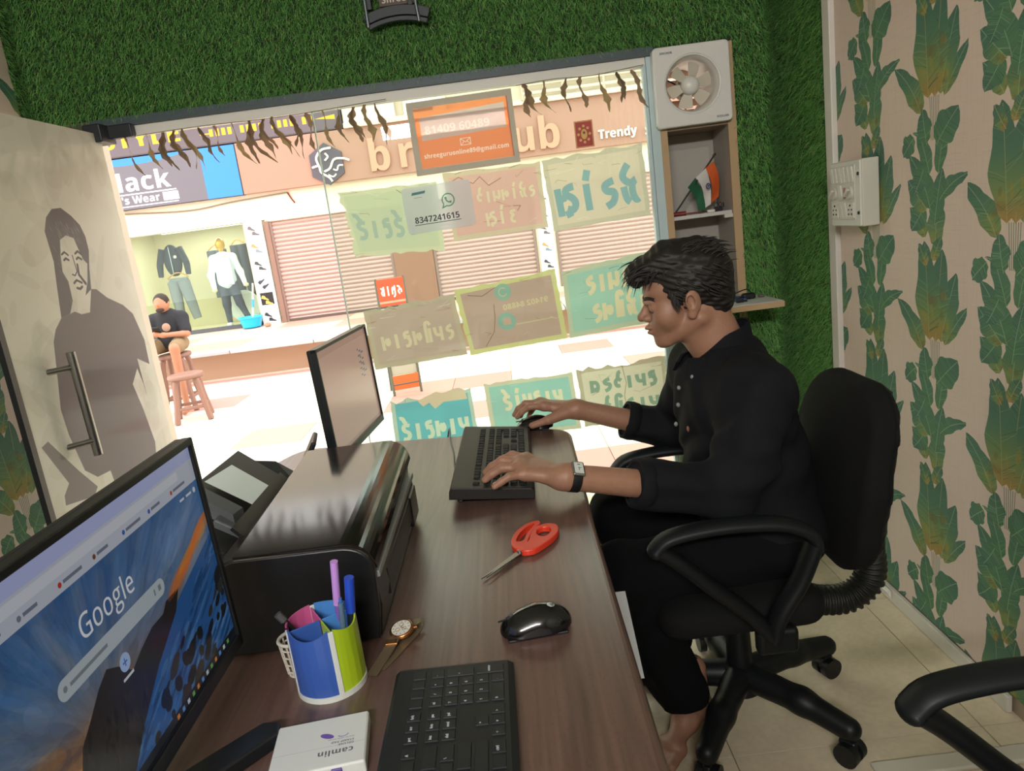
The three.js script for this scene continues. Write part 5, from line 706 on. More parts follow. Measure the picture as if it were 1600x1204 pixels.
// ---------------------------------------------------------------- scissors
{
  const s = thing('scissors', 'red-handled scissors lying slightly open on the desk', 'scissors', [-0.035, DT, -1.196]), red = mat('#d63a22', 0.35), st = mat('#8b8b88', 0.28, { metalness: 0.9 });
  const L = (x, z) => [x + 0.035, -(z + 1.196)];                      // desk plan (x, z) to local shape axes
  const flat = (g, y) => { g.rotateX(-PI / 2); return g.translate(0, y, 0); };
  part('blade', flat(ext([L(-0.1015, -1.1185), L(-0.040, -1.203), L(-0.030, -1.212), L(-0.022, -1.204), L(-0.031, -1.193)], 0.0014, 0.0003), 0.004), st, s); part('blade', flat(ext([L(-0.0925, -1.1155), L(-0.046, -1.188), L(-0.038, -1.205), L(-0.026, -1.212), L(-0.026, -1.196), L(-0.040, -1.180)], 0.0014, 0.0003), 0.0062), st, s);
  part('pivot', cy(0.0045, 0.0045, 0.003, 18, 0, 0.0088, 0), st, s);
  const ring = (out, inn, y) => { const a = new THREE.Shape(new THREE.CatmullRomCurve3(out.map(([x, z]) => { const q = L(x, z); return V(q[0], q[1], 0); }), true).getPoints(48).map((v) => V2(v.x, v.y))); a.holes.push(new THREE.Path(new THREE.CatmullRomCurve3(inn.map(([x, z]) => { const q = L(x, z); return V(q[0], q[1], 0); }), true).getPoints(36).map((v) => V2(v.x, v.y)))); part('handle', flat(ext(a, 0.0075, 0.0018), y), red, s); };
  ring([[-0.038, -1.200], [-0.046, -1.215], [-0.047, -1.240], [-0.036, -1.278], [-0.014, -1.306], [0.003, -1.311], [0.006, -1.300], [-0.010, -1.268], [-0.020, -1.232], [-0.026, -1.205]], [[-0.039, -1.230], [-0.033, -1.262], [-0.018, -1.288], [-0.003, -1.299], [-0.006, -1.288], [-0.018, -1.262], [-0.028, -1.230]], 0.0028);
  ring([[-0.030, -1.192], [-0.012, -1.190], [0.008, -1.208], [0.030, -1.238], [0.038, -1.262], [0.034, -1.285], [0.018, -1.292], [-0.002, -1.280], [-0.010, -1.258], [-0.016, -1.228], [-0.028, -1.206]], [[0.012, -1.236], [0.026, -1.256], [0.024, -1.276], [0.010, -1.280], [-0.002, -1.268], [-0.002, -1.248]], 0.0030);
}
// ---------------------------------------------------------------- pen cup, pens, basket
{
  const c = thing('pen_cup', 'round pen cup with blue lime and pink compartments', 'pen holder', [-0.298, DT, -0.885]), wh = mat('#c9ccc6', 0.4), R = 0.045, H = 0.098;
  part('base', [cy(R + 0.001, R + 0.001, 0.008, 40, 0, 0.004, 0)], wh, c);
  const cols = [['#3556a0', -61], ['#a2bc22', 29], ['#477fc0', 119], ['#c05a8c', 209]];
  for (const [col, a0] of cols) {
    const m = mat(col, 0.35), P = [], I = [], N = 18, span0 = (a0 + 4) * D, span1 = (a0 + 86) * D;
    for (let i = 0; i <= N; i++) { const t = i / N, a = span0 + (span1 - span0) * t, dip = (a0 === -61 || a0 === 29 ? 0.010 : 0.001) * Math.sin(PI * t); for (const [r, y] of [[R, 0.006], [R, H - dip], [R - 0.002, H - dip], [R - 0.002, 0.006]]) P.push(Math.sin(a) * r, y, Math.cos(a) * r); }
    for (let i = 0; i < N; i++) for (let j = 0; j < 3; j++) { const k = i * 4 + j; I.push(k, k + 4, k + 1, k + 1, k + 4, k + 5); }
    const g = new THREE.BufferGeometry(); g.setAttribute('position', new THREE.Float32BufferAttribute(P, 3)); g.setIndex(I); part('compartment', toCreasedNormals(g, 0.6), m, c, `${{ '#3556a0': 'blue', '#a2bc22': 'lime', '#477fc0': 'light blue', '#c05a8c': 'pink' }[col]} compartment wall`);
    part('divider', [rb(0.002, H - 0.012, R - 0.003, 0.0008, 0, (H - 0.012) / 2 + 0.008, R / 2).rotateY(a0 * D + 0.035)], m, c);
  }
  for (const a of [29, 119, 209, 299]) part('rib', rb(0.007, H - 0.004, 0.003, 0.001, 0, H / 2, R - 0.0004).rotateY(a * D), wh, c);
  const pen = (name, label, a, b, bits) => { const t = thing(name, label, 'pen'); const A = v3(a), B = v3(b); for (const [nm, t0, t1, r, m] of bits) part(nm, rod(A.clone().lerp(B, t0), A.clone().lerp(B, t1), r, 14), m, t); };
  pen('lilac_pen', 'lilac capped pen standing tallest in the cup', [-0.288, DT + 0.012, -0.905], [-0.268, DT + 0.170, -0.892], [['barrel', 0, 0.66, 0.0036, mat('#7a5aa8', 0.3)], ['cap', 0.6, 1, 0.0052, mat('#b98ad0', 0.35)]]);
  pen('blue_cap_pen', 'thick pen with bright blue cap in the cup', [-0.272, DT + 0.012, -0.902], [-0.252, DT + 0.146, -0.890], [['barrel', 0, 0.7, 0.005, mat('#20242c', 0.4)], ['cap', 0.62, 1, 0.0066, mat('#2448b8', 0.35)]]);
  pen('clear_ballpoint', 'grey-blue ballpoint pen between the two capped pens', [-0.276, DT + 0.012, -0.885], [-0.264, DT + 0.126, -0.875], [['barrel', 0, 0.94, 0.0036, mat('#5a7088', 0.25)], ['tip', 0.94, 1, 0.002, mat('#3a68b0', 0.3)]]);
  pen('black_pencil', 'black pencil leaning left out of the pink compartment', [-0.305, DT + 0.03, -0.892], [-0.352, DT + 0.110, -0.884], [['barrel', 0, 0.9, 0.0034, M.black], ['end', 0.86, 1, 0.0052, mat('#4a4a4c', 0.5)]]);
  const b = thing('mini_basket', 'tiny white lattice basket half hidden behind the pen cup', 'basket', [-0.352, DT, -0.922]), bm = mat('#cfc9ba', 0.5);
  part('rim', new THREE.TorusGeometry(0.021, 0.0025, 8, 24).rotateX(PI / 2).translate(0, 0.052, 0), bm, b); part('bottom', cy(0.016, 0.016, 0.003, 20, 0, 0.0015, 0), bm, b); for (let i = 0; i < 4; i++) part('hoop', new THREE.TorusGeometry(0.0165 + i * 0.0012, 0.0012, 6, 22).rotateX(PI / 2).translate(0, 0.008 + i * 0.0115, 0), bm, b); for (let i = 0; i < 14; i++) { const a = i * PI / 7; part('stave', rod([0.016 * Math.cos(a), 0.002, 0.016 * Math.sin(a)], [0.021 * Math.cos(a), 0.052, 0.021 * Math.sin(a)], 0.0013, 6), bm, b); }
}
// ---------------------------------------------------------------- wrist watch lying on the desk
{
  const w = thing('gold_watch', 'rose-gold watch with mesh strap lying on the desk', 'watch', [-0.214, DT, -0.975], 0.0), gd = mat('#a8764a', 0.25, { metalness: 0.9 }), ms = mat('#8a7a62', 0.4, { metalness: 0.7 });
  const hd = new THREE.Group(); hd.name = 'case'; hd.position.set(0, 0.012, 0); hd.rotation.set(0.25, 0, 0.12); w.add(hd);
  part('body', lathe([[0, -0.004], [0.015, -0.004], [0.018, 0], [0.018, 0.004], [0.0155, 0.006], [0.0145, 0.005], [0, 0.005]], 36), gd, hd); part('dial', cy(0.0145, 0.0145, 0.0004, 36, 0, 0.0056, 0), mat('#c9c6bc', 0.4), hd); for (let i = 0; i < 12; i++) part('index', bx(0.0006, 0.0004, 0.0025, 0, 0.006, 0.0118).rotateY(i * PI / 6), M.darkMetal, hd); part('hand', bx(0.0006, 0.0003, 0.01, 0, 0.0062, 0.004).rotateY(1.0), M.darkMetal, hd); part('hand', bx(0.0008, 0.0003, 0.007, 0, 0.0062, 0.003).rotateY(2.6), M.darkMetal, hd); for (const [x, z, r] of [[0.005, 0.003, 0.0032], [-0.005, 0.003, 0.0032], [0, -0.006, 0.0032]]) part('subdial', new THREE.TorusGeometry(r, 0.0003, 5, 18).rotateX(PI / 2).translate(x, 0.006, z), gd, hd); part('crown', cy(0.0022, 0.0022, 0.005, 12).rotateZ(PI / 2).translate(0.0205, 0.001, 0), gd, hd);
  const strap = (pts, wd, nm) => { const cv = new THREE.CatmullRomCurve3(pts.map(v3)), N = 20, P = [], I = []; for (let i = 0; i <= N; i++) { const p = cv.getPoint(i / N), t = cv.getTangent(i / N), s = V(-t.z, 0, t.x).normalize().multiplyScalar(wd / 2); P.push(p.x - s.x, p.y, p.z - s.z, p.x + s.x, p.y, p.z + s.z, p.x + s.x, p.y - 0.0015, p.z + s.z, p.x - s.x, p.y - 0.0015, p.z - s.z); if (i < N) for (let j = 0; j < 4; j++) { const a = i * 4 + j, b = i * 4 + (j + 1) % 4; I.push(a, a + 4, b, b, a + 4, b + 4); } } const g = new THREE.BufferGeometry(); g.setAttribute('position', new THREE.Float32BufferAttribute(P, 3)); g.setIndex(I); part(nm, toCreasedNormals(g, 0.5), ms, w); };
  strap([[-0.008, 0.012, 0.014], [-0.014, 0.009, 0.035], [-0.024, 0.004, 0.062], [-0.032, 0.0022, 0.088]], 0.016, 'strap'); strap([[0.010, 0.013, -0.012], [0.022, 0.012, -0.022], [0.020, 0.006, -0.012], [0.0, 0.003, 0.030], [-0.022, 0.0018, 0.075]], 0.015, 'strap'); part('clasp', rb(0.018, 0.003, 0.012, 0.001, -0.012, 0.0105, 0.026).rotateY(0), gd, w);
}
// ---------------------------------------------------------------- stamp pad box
{
  const t = tex(canvas(512, 430, (g) => { g.fillStyle = '#c9cbc6'; g.fillRect(0, 0, 512, 430); g.fillStyle = '#b4b6b4'; g.fillRect(0, 262, 512, 4); g.save(); g.translate(512, 430); g.rotate(PI); g.fillStyle = '#5a5a60'; g.font = 'bold 62px sans-serif'; g.fillText('camlin', 60, 130); g.font = 'bold 24px sans-serif'; g.fillText('DELUXE', 62, 176); g.fillText('STAMP PAD', 62, 202); g.font = '14px sans-serif'; g.fillText('ideal for rubber stamps', 62, 226); g.strokeStyle = '#8f7fb8'; g.lineWidth = 8; g.beginPath(); g.arc(130, 270, 34, 3.6, 5.6); g.stroke(); g.fillStyle = '#6a4fa0'; g.beginPath(); g.ellipse(220, 262, 44, 20, 0.5, 0, 7); g.fill(); g.restore(); }));
  const b = thing('stamp_pad_box', 'white stamp pad box with purple print at the monitor foot', 'box', [-0.279, DT, -0.742], 0.12), bm = mat('#c9cbc6', 0.5);
  part('case', rb(0.108, 0.017, 0.088, 0.003, 0, 0.0085, 0), bm, b); part('label', new THREE.PlaneGeometry(0.104, 0.084).rotateX(-PI / 2).translate(0, 0.0172, 0), mat('#ffffff', 0.5, { map: t }), b); part('latch', rb(0.012, 0.010, 0.003, 0.001, 0.022, 0.009, 0.0445), mat('#5a4a90', 0.4), b, 'purple latch tab');
}
// ---------------------------------------------------------------- office chairs (local: the sitter faces -x, origin on the floor under the column)
function officeChair(label) {
  const c = thing('office_chair', label, 'chair', [0, 0, 0], 0, 'black swivel office chairs'), pl = mat(lin(0.0055, 0.0065, 0.0072), 0.45, { specularIntensity: 0.6 }), fb = mat(lin(0.0075, 0.0076, 0.0079), 0.9, { specularIntensity: 0.4 });
  part('hub', cy(0.045, 0.05, 0.07, 24, 0, 0.105, 0), pl, c);
  for (let i = 0; i < 5; i++) {
    const a = (-21 + i * 72) * D, ux = Math.cos(a), uz = Math.sin(a), R = 0.285;
    const g = solid(blend(0.02, [capsule([0.03, 0.112, 0], [0.17, 0.108, 0], 0.036, 0.031), capsule([0.17, 0.108, 0], [R, 0.088, 0], 0.031, 0.027)]), [-0.02, 0.04, -0.06], [0.34, 0.17, 0.06], 0.008); g.rotateY(-a);
    const leg = part('star_leg', g, pl, c);
    const w = [cy(0.028, 0.028, 0.020, 20).rotateX(PI / 2).translate(R, 0.029, 0.016), cy(0.028, 0.028, 0.020, 20).rotateX(PI / 2).translate(R, 0.029, -0.016), rb(0.04, 0.03, 0.02, 0.006, R - 0.004, 0.045, 0), cy(0.006, 0.006, 0.05, 10, R, 0.065, 0)];
    part('caster', join(w).rotateY(-a), M.black, leg);
  }
  part('gas_lift', [cy(0.030, 0.033, 0.12, 24, 0, 0.19, 0), cy(0.026, 0.026, 0.10, 24, 0, 0.27, 0)], pl, c); part('mechanism', rb(0.22, 0.05, 0.14, 0.012, 0.03, 0.325, 0), pl, c); part('lever', rod([0.0, 0.315, -0.06], [0.0, 0.31, -0.27], 0.006), pl, c);
  part('seat', solid((x, y, z) => { const dx = Math.max(Math.abs(x + 0.035) - 0.135, 0), dz = Math.max(Math.abs(z) - 0.16, 0), dy = Math.max(Math.abs(y - 0.385) - 0.008, 0); return Math.hypot(Math.hypot(dx, dz) * 0.62, dy) - 0.034 + (Math.hypot(dx, dz) > 0.09 ? 0 : 0); }, [-0.28, 0.32, -0.28], [0.28, 0.45, 0.28], 0.01), fb, c); part('seat_pan', rb(0.32, 0.02, 0.36, 0.01, -0.03, 0.348, 0), pl, c);
  // ribbed sleeve of the back bar
  const cv = new THREE.CatmullRomCurve3([[0.165, 0.310, 0], [0.22, 0.290, 0], [0.29, 0.290, 0], [0.335, 0.325, 0], [0.345, 0.38, 0], [0.330, 0.45, 0]].map(v3)), P = [], I = [], NS = 84, NR = 20;
  for (let i = 0; i <= NS; i++) { const p = cv.getPointAt(i / NS), t = cv.getTangentAt(i / NS), n = V(-t.y, t.x, 0), r = i % 4 < 2 ? 0.037 : 0.031; for (let j = 0; j <= NR; j++) { const a = j / NR * PI * 2; P.push(p.x + n.x * r * Math.cos(a), p.y + n.y * r * Math.cos(a), r * 1.15 * Math.sin(a)); } }
  for (let i = 0; i < NS; i++) for (let j = 0; j < NR; j++) { const a = i * (NR + 1) + j; I.push(a, a + 1, a + NR + 1, a + 1, a + NR + 2, a + NR + 1); }
  const bg = new THREE.BufferGeometry(); bg.setAttribute('position', new THREE.Float32BufferAttribute(P, 3)); bg.setIndex(I); bg.computeVertexNormals(); part('bellows_sleeve', bg, mat('#1a1a16', 0.5), c, 'ribbed rubber sleeve of the back support'); part('back_bar', tube([[0.13, 0.315, 0], [0.22, 0.290, 0], [0.29, 0.290, 0], [0.335, 0.325, 0], [0.345, 0.38, 0], [0.325, 0.48, 0]], 0.022, 20, 8), pl, c);
  // upholstered back, narrower at the bottom, leaning back
  const back = (gx) => (x, y, z) => { const v = (y - 0.632) / 0.220, lean = 0.270 + 0.10 * (y - 0.40) - 0.04 * Math.cos(Math.min(1, Math.abs(v)) * 1.4) + 0.35 * z * z, hw = 0.190 - 0.055 * Math.max(0, -v) - 0.02 * Math.max(0, v);
    const ez = Math.max(Math.abs(z) - (hw - 0.10), 0), ey = Math.max(Math.abs(y - 0.632) - (0.220 - 0.11), 0), e = Math.hypot(ez, ey * 0.95) - 0.10; const px = x - (lean + gx); return Math.max(0, e) > 0 ? Math.hypot(Math.max(e, 0), Math.max(Math.abs(px) - 0.012, 0)) - 0.018 : Math.abs(px) - 0.030 - 0.008 * Math.min(1, -e / 0.06); };
  part('backrest', solid(back(0), [0.18, 0.34, -0.26], [0.50, 0.93, 0.26], 0.011), fb, c); part('back_shell', solid((x, y, z) => back(0.016)(x, y, z) + 0.006, [0.18, 0.34, -0.26], [0.54, 0.93, 0.26], 0.012), pl, c); 
  for (const s of [-1, 1]) {
    const zz = s * 0.262, el = (pts, r, n, kz) => { const g = tube(pts, r, n, 12); g.scale(1, 1, kz); return g.translate(0, 0, zz); };
    const arm = new THREE.Group(); arm.name = 'armrest'; c.add(arm);
    part('pad', [el([[-0.235, 0.612, 0], [-0.212, 0.632, 0], [-0.14, 0.645, 0], [-0.04, 0.645, 0], [0.05, 0.630, 0], [0.098, 0.598, 0], [0.102, 0.568, 0]], 0.0155, 36, 1.75), ball3([-0.235, 0.610, zz], [0.017, 0.016, 0.027])], mat('#14181a', 0.5, { specularIntensity: 0.6 }), arm);
    part('post', [el([[0.100, 0.582, 0], [0.065, 0.50, 0], [0.015, 0.42, 0], [0.0, 0.37, 0]], 0.019, 20, 1.5), el([[-0.228, 0.612, 0], [-0.195, 0.585, 0], [-0.12, 0.51, 0], [-0.035, 0.425, 0], [0.0, 0.375, 0]], 0.0175, 24, 1.5), rb(0.09, 0.06, 0.035, 0.012, 0.01, 0.37, zz)], pl, arm);
    part('arm_bracket', rod([0.01, 0.35, zz], [0.01, 0.345, s * 0.10], 0.016), pl, arm);
  }
  return c;
}
function ball3(c, r) { return new THREE.SphereGeometry(1, 16, 12).scale(...r).translate(...c); }
const chair1 = officeChair('black swivel chair in which the man in the black shirt sits'); chair1.position.set(0.475, 0, -1.69); chair1.rotation.y = 0.0;
const chair2 = chair1.clone(); chair2.name = numbered('office_chair'); scene.add(chair2); chair2.userData = { ...chair1.userData, label: 'empty black swivel chair of which only an armrest shows' }; chair2.position.set(0.705, 0, -0.605);

// ---------------------------------------------------------------- the man at the desk
{
  const man = thing('person', 'seated person in black shirt and black trousers typing at the far keyboard', 'person', [0, 0, 0]);
  const skinTex = noiseTex(256, 256, (x, y) => { const k = 0.96 + 0.05 * nz64(x / 256, y / 256) + 0.04 * nz16(x / 256, y / 256); return [154 * k, 113 * k, 91 * k]; });
  const skin = mat('#ffffff', 0.5, { map: skinTex, vertexColors: false });
  // head in its own axes: F forward, U up, S towards the camera side
  const HC = [0.425, 1.085, -1.74], pit = 12 * D, yaw = 9 * D;
  const toW = new THREE.Matrix4().makeBasis(V(-Math.cos(pit) * Math.cos(yaw), -Math.sin(pit), -Math.cos(pit) * Math.sin(yaw)), V(-Math.sin(pit) * Math.cos(yaw), Math.cos(pit), -Math.sin(pit) * Math.sin(yaw)), V(-Math.sin(yaw), 0, Math.cos(yaw))).setPosition(...HC);
  const place = (g0) => { const g = g0.index ? g0 : mergeVertices(g0); g.applyMatrix4(toW); const I = g.index.array; for (let i = 0; i < I.length; i += 3) { const t = I[i + 1]; I[i + 1] = I[i + 2]; I[i + 2] = t; } return g; };   // the head axes are left-handed, so faces are turned over
  const both = (f) => [f(1), f(-1)];
  const headF = blend(0.021, [
    ball([-0.012, 0.045, 0], [0.093, 0.080, 0.073]), ball([0.055, 0.045, 0], [0.040, 0.045, 0.055]), ball([0.048, -0.012, 0], [0.046, 0.062, 0.054]),
    ...both((s) => capsule([-0.012, -0.040, s * 0.050], [0.068, -0.074, s * 0.016], 0.019, 0.016)), ball([0.086, -0.076, 0], [0.016, 0.015, 0.018]), ...both((s) => ball([0.058, -0.014, s * 0.037], [0.028, 0.026, 0.022])), ball([0.083, -0.040, 0], [0.020, 0.024, 0.028]),
    capsule([-0.03, -0.03, 0], [-0.052, -0.16, 0], 0.052, 0.054), capsule([0.005, -0.06, 0], [-0.03, -0.16, 0], 0.044, 0.048),
  ]);
  const faceF = blend(0.006, [headF, ...both((s) => capsule([0.082, 0.026, s * 0.036], [0.095, 0.028, s * 0.010], 0.0075)), capsule([0.094, 0.020, 0], [0.113, -0.004, 0], 0.0065, 0.0098), capsule([0.084, 0.022, 0], [0.096, -0.010, 0], 0.0095, 0.0125), capsule([0.076, 0.018, 0.012], [0.088, -0.010, 0.010], 0.009), capsule([0.076, 0.018, -0.012], [0.088, -0.010, -0.010], 0.009), ball([0.115, -0.007, 0], [0.0105, 0.0095, 0.0105]), ...both((s) => ball([0.104, -0.0115, s * 0.0115], [0.0095, 0.0075, 0.0065])), ball([0.1035, -0.0335, 0], [0.0115, 0.0062, 0.021]), ball([0.1005, -0.0465, 0], [0.0115, 0.0066, 0.018]),
    ...both((s) => ball([0.0795, 0.0105, s * 0.031], [0.0125, 0.0105, 0.014]))]);
  const earF = (s) => { const sh = blend(0.006, [ball([-0.006, 0.004, s * 0.079], [0.019, 0.028, 0.0075], [s * 0.2, s * -0.35, 0]), ball([0.003, -0.022, s * 0.076], [0.011, 0.013, 0.006])]), cut = blend(0.004, [ball([-0.001, 0.004, s * 0.087], [0.0095, 0.017, 0.0065], [0, s * -0.3, 0])]), rim = capsule([0.008, 0.002, s * 0.081], [0.006, -0.008, s * 0.080], 0.0045); return (x, y, z) => Math.min(Math.max(sh(x, y, z), -cut(x, y, z)), rim(x, y, z)); };
  const e1 = earF(1), e2 = earF(-1);
  const mouthCut = ball([0.112, -0.0402, 0], [0.010, 0.0016, 0.019]), lidCut = both((s) => ball([0.092, 0.0035, s * 0.031], [0.006, 0.0014, 0.012])), nost = both((s) => ball([0.111, -0.0185, s * 0.0055], [0.004, 0.003, 0.003]));
  const wholeHead = (x, y, z) => { let d = faceF(x, y, z); d = smin(d, Math.min(e1(x, y, z), e2(x, y, z)), 0.006); d = Math.max(d, -mouthCut(x, y, z), -nost[0](x, y, z), -nost[1](x, y, z), -lidCut[0](x, y, z), -lidCut[1](x, y, z)); return d; };
  const headG = place(solid(wholeHead, [-0.14, -0.20, -0.10], [0.14, 0.14, 0.10], 0.003, 3));
  // arms and hands: explicit joints
  const hand = (W, el, rE, F, T) => { const l = [capsule(el, W, rE, 0.0265), capsule(W, [W[0] - 0.012, W[1], W[2]], 0.026, 0.024)], fg = [];
    F.forEach((f, i) => { const m = f[0]; l.push(capsule([W[0] - 0.012, W[1] - 0.001, W[2] + (m[2] - W[2]) * 0.35], m, 0.0165, 0.0125)); }); for (let i = 0; i < F.length - 1; i++) l.push(capsule(F[i][0], F[i + 1][0], 0.0115)); l.push(capsule(T[0], T[1], 0.0165, 0.0125));
    F.forEach((f, i) => { const r = [0.0094, 0.0098, 0.0093, 0.0083][i]; fg.push([capsule(f[0], f[1], r + 0.0012, r), capsule(f[1], f[2], r, r * 0.92), capsule(f[2], f[3], r * 0.92, r * 0.80)]); }); fg.push([capsule(T[0], T[1], 0.0145, 0.0112), capsule(T[1], T[2], 0.0112, 0.0095)]);
    const palm = blend(0.014, l), fin = fg.map((q) => blend(0.004, q)); return (x, y, z) => { let d = palm(x, y, z); for (const q of fin) d = smin(d, q(x, y, z), 0.006); return d; }; };
  const LW = [0.072, 0.800, -1.425], RW = [0.150, 0.795, -1.965];
  const LF = [[[-0.003, 0.824, -1.500], [-0.033, 0.829, -1.524], [-0.051, 0.819, -1.537], [-0.064, 0.807, -1.544]], [[-0.016, 0.826, -1.478], [-0.055, 0.831, -1.490], [-0.078, 0.818, -1.496], [-0.093, 0.806, -1.499]], [[-0.018, 0.822, -1.454], [-0.056, 0.826, -1.455], [-0.079, 0.815, -1.456], [-0.094, 0.805, -1.456]], [[-0.010, 0.815, -1.432], [-0.042, 0.818, -1.419], [-0.060, 0.811, -1.414], [-0.074, 0.804, -1.411]]], LT = [[0.046, 0.802, -1.456], [0.016, 0.805, -1.515], [-0.016, 0.803, -1.556]];
  const RF = [[[0.062, 0.815, -1.968], [0.022, 0.816, -1.975], [0.000, 0.803, -1.980], [-0.014, 0.789, -1.984]], [[0.054, 0.818, -1.992], [0.013, 0.820, -2.000], [-0.008, 0.806, -2.005], [-0.021, 0.790, -2.008]], [[0.058, 0.812, -2.014], [0.020, 0.812, -2.024], [0.003, 0.795, -2.030], [-0.005, 0.777, -2.034]], [[0.069, 0.803, -2.032], [0.040, 0.797, -2.044], [0.026, 0.782, -2.050], [0.018, 0.768, -2.053]]], RT = [[0.118, 0.792, -1.950], [0.070, 0.783, -1.934], [0.024, 0.772, -1.938]];
  const LE = [0.420, 0.692, -1.500], RE = [0.425, 0.690, -1.985];
  const lhG = solid(hand(LW, LE, 0.035, LF, LT), [-0.115, 0.63, -1.60], [0.47, 0.86, -1.37], 0.0032, 3), rhG = solid(hand(RW, RE, 0.035, RF, RT), [-0.045, 0.63, -2.08], [0.47, 0.86, -1.90], 0.0034, 3);
  // hidden core that joins everything, and bare feet
  const NS = [0.520, 0.890, -1.560], FS = [0.475, 0.885, -1.915], KN = [0.185, 0.470, -1.600], KF = [0.225, 0.520, -1.845], AN = [0.345, 0.095, -1.665], AF = [0.330, 0.095, -1.885];
  const core = solid(blend(0.04, [capsule([0.57, 0.50, -1.73], [0.52, 0.84, -1.74], 0.10, 0.09), capsule([0.485, 0.95, -1.74], [0.50, 0.80, -1.74], 0.05), capsule(NS, FS, 0.045), capsule(NS, LE, 0.042, 0.036), capsule(FS, RE, 0.042, 0.036), capsule([0.57, 0.48, -1.65], KN, 0.06, 0.045), capsule([0.57, 0.48, -1.81], KF, 0.06, 0.045), capsule(KN, AN, 0.045, 0.030), capsule(KF, AF, 0.045, 0.030)]), [0.10, 0.05, -2.06], [0.72, 1.02, -1.44], 0.014, 3);
  const foot = (A, dx, dz) => { const L = Math.hypot(dx, dz), ux = dx / L, uz = dz / L, at = (f, s, y) => [A[0] + ux * f - uz * s, y, A[2] + uz * f + ux * s], l = [capsule([A[0], 0.16, A[2]], at(-0.005, 0, 0.07), 0.036, 0.034), capsule(at(-0.035, 0, 0.030), at(0.05, 0, 0.045), 0.027, 0.032), capsule(at(0.05, 0, 0.045), at(0.13, -0.005, 0.024), 0.032, 0.020), capsule(at(0.13, -0.025, 0.020), at(0.125, 0.026, 0.018), 0.017), capsule(at(-0.035, 0, 0.026), at(-0.03, 0, 0.08), 0.026, 0.022)], toes = [[0.185, -0.030, 0.0125], [0.186, -0.012, 0.009], [0.178, 0.002, 0.0085], [0.167, 0.015, 0.008], [0.153, 0.028, 0.0075]].map(([f, s, r]) => capsule(at(0.135, s * 0.9, 0.018), at(f, s, r + 0.003), r * 1.05, r)); const b = blend(0.02, l), t = toes; return (x, y, z) => { let d = b(x, y, z); for (const q of t) d = smin(d, q(x, y, z), 0.005); return d; }; };
  const f1 = solid(foot(AN, -0.115, 0.13), [0.16, 0.0, -1.74], [0.42, 0.19, -1.44], 0.0055, 3), f2 = solid(foot(AF, -0.15, 0.03), [0.10, 0.0, -1.96], [0.40, 0.19, -1.80], 0.0055, 3);
  const nailM = mat('#b08a7a', 0.35); const nail = (f) => { const a = v3(f[2]), b = v3(f[3]), d = b.clone().sub(a).normalize(), g = new THREE.SphereGeometry(1, 10, 8).scale(0.0055, 0.0018, 0.0048); g.applyQuaternion(new THREE.Quaternion().setFromUnitVectors(V(1, 0, 0), d)); return g.translate(b.x - d.x * 0.001, b.y + 0.0068, b.z); };
  for (const f of [...LF, ...RF]) part('fingernail', nail(f), nailM, man);
  part('body', [headG, lhG, rhG, core, f1, f2], skin, man, 'brown skin, profile turned to the screen');
  // face details
  const brow = (s) => place(tube([[0.0965, 0.0335, s * 0.012], [0.0945, 0.0375, s * 0.024], [0.084, 0.0365, s * 0.040], [0.074, 0.031, s * 0.050]], 0.0040, 18, 6).scale(1, 1, 1));
  const hairM = mat('#17120f', 0.6);
  part('eyebrow', brow(1), hairM, man); part('eyebrow', brow(-1), hairM, man); for (const s of [1, -1]) part('eyelashes', place(tube([[0.0925, 0.0045, s * 0.020], [0.0915, 0.0025, s * 0.032], [0.085, 0.0035, s * 0.043]], 0.0013, 10, 5)), hairM, man);
  part('lips', place(join([new THREE.SphereGeometry(1, 20, 12).scale(0.0118, 0.0052, 0.0195).translate(0.1043, -0.0345, 0), new THREE.SphereGeometry(1, 20, 12).scale(0.0118, 0.0056, 0.0165).translate(0.1012, -0.0464, 0)])), mat('#8a5348', 0.45), man);
  // hair: a cap with a swept-up front and tapered locks
  const capF = blend(0.022, [ball([-0.020, 0.050, 0], [0.100, 0.084, 0.083]), ball([-0.062, -0.008, 0], [0.045, 0.052, 0.058]), capsule([0.02, 0.118, 0], [0.100, 0.100, 0], 0.030, 0.024), capsule([0.02, 0.112, 0.035], [0.102, 0.088, 0.028], 0.030, 0.020), capsule([0.02, 0.112, -0.035], [0.102, 0.088, -0.028], 0.030, 0.020), capsule([-0.05, 0.112, 0], [0.02, 0.122, 0], 0.026, 0.026)]);
  const faceCut = blend(0.012, [ball([0.108, 0.000, 0], [0.085, 0.062, 0.10], [0, 0, 0.10]), ball([0.045, -0.060, 0], [0.105, 0.058, 0.12], [0, 0, 0.0])]), earCut = both((s) => ball([0.000, -0.004, s * 0.085], [0.024, 0.033, 0.035]));
  const rip = (x, y, z) => 0.0010 * Math.sin(x * 90 + y * 260 + z * 120) + 0.0009 * Math.sin(y * 420 - x * 160 + z * 200);
  const hairF = (x, y, z) => Math.max(capF(x, y, z) + rip(x, y, z), -faceCut(x, y, z), -earCut[0](x, y, z), -earCut[1](x, y, z), -0.066 - y);
  const hs = [place(solid(hairF, [-0.15, -0.08, -0.11], [0.16, 0.17, 0.11], 0.0035, 3))];
  const lock = (a, b, c2, r) => { const cv = new THREE.QuadraticBezierCurve3(v3(a), v3(b), v3(c2)), g = new THREE.TubeGeometry(cv, 8, 1, 5), p = g.attributes.position; for (let i = 0; i <= 8; i++) { const ctr = cv.getPointAt(i / 8), k = r * (1 - Math.pow(i / 8, 1.6) * 0.93); for (let j = 0; j <= 5; j++) { const q = i * 6 + j; p.setXYZ(q, ctr.x + (p.getX(q) - ctr.x) * k, ctr.y + (p.getY(q) - ctr.y) * k, ctr.z + (p.getZ(q) - ctr.z) * k); } } return place(g); };
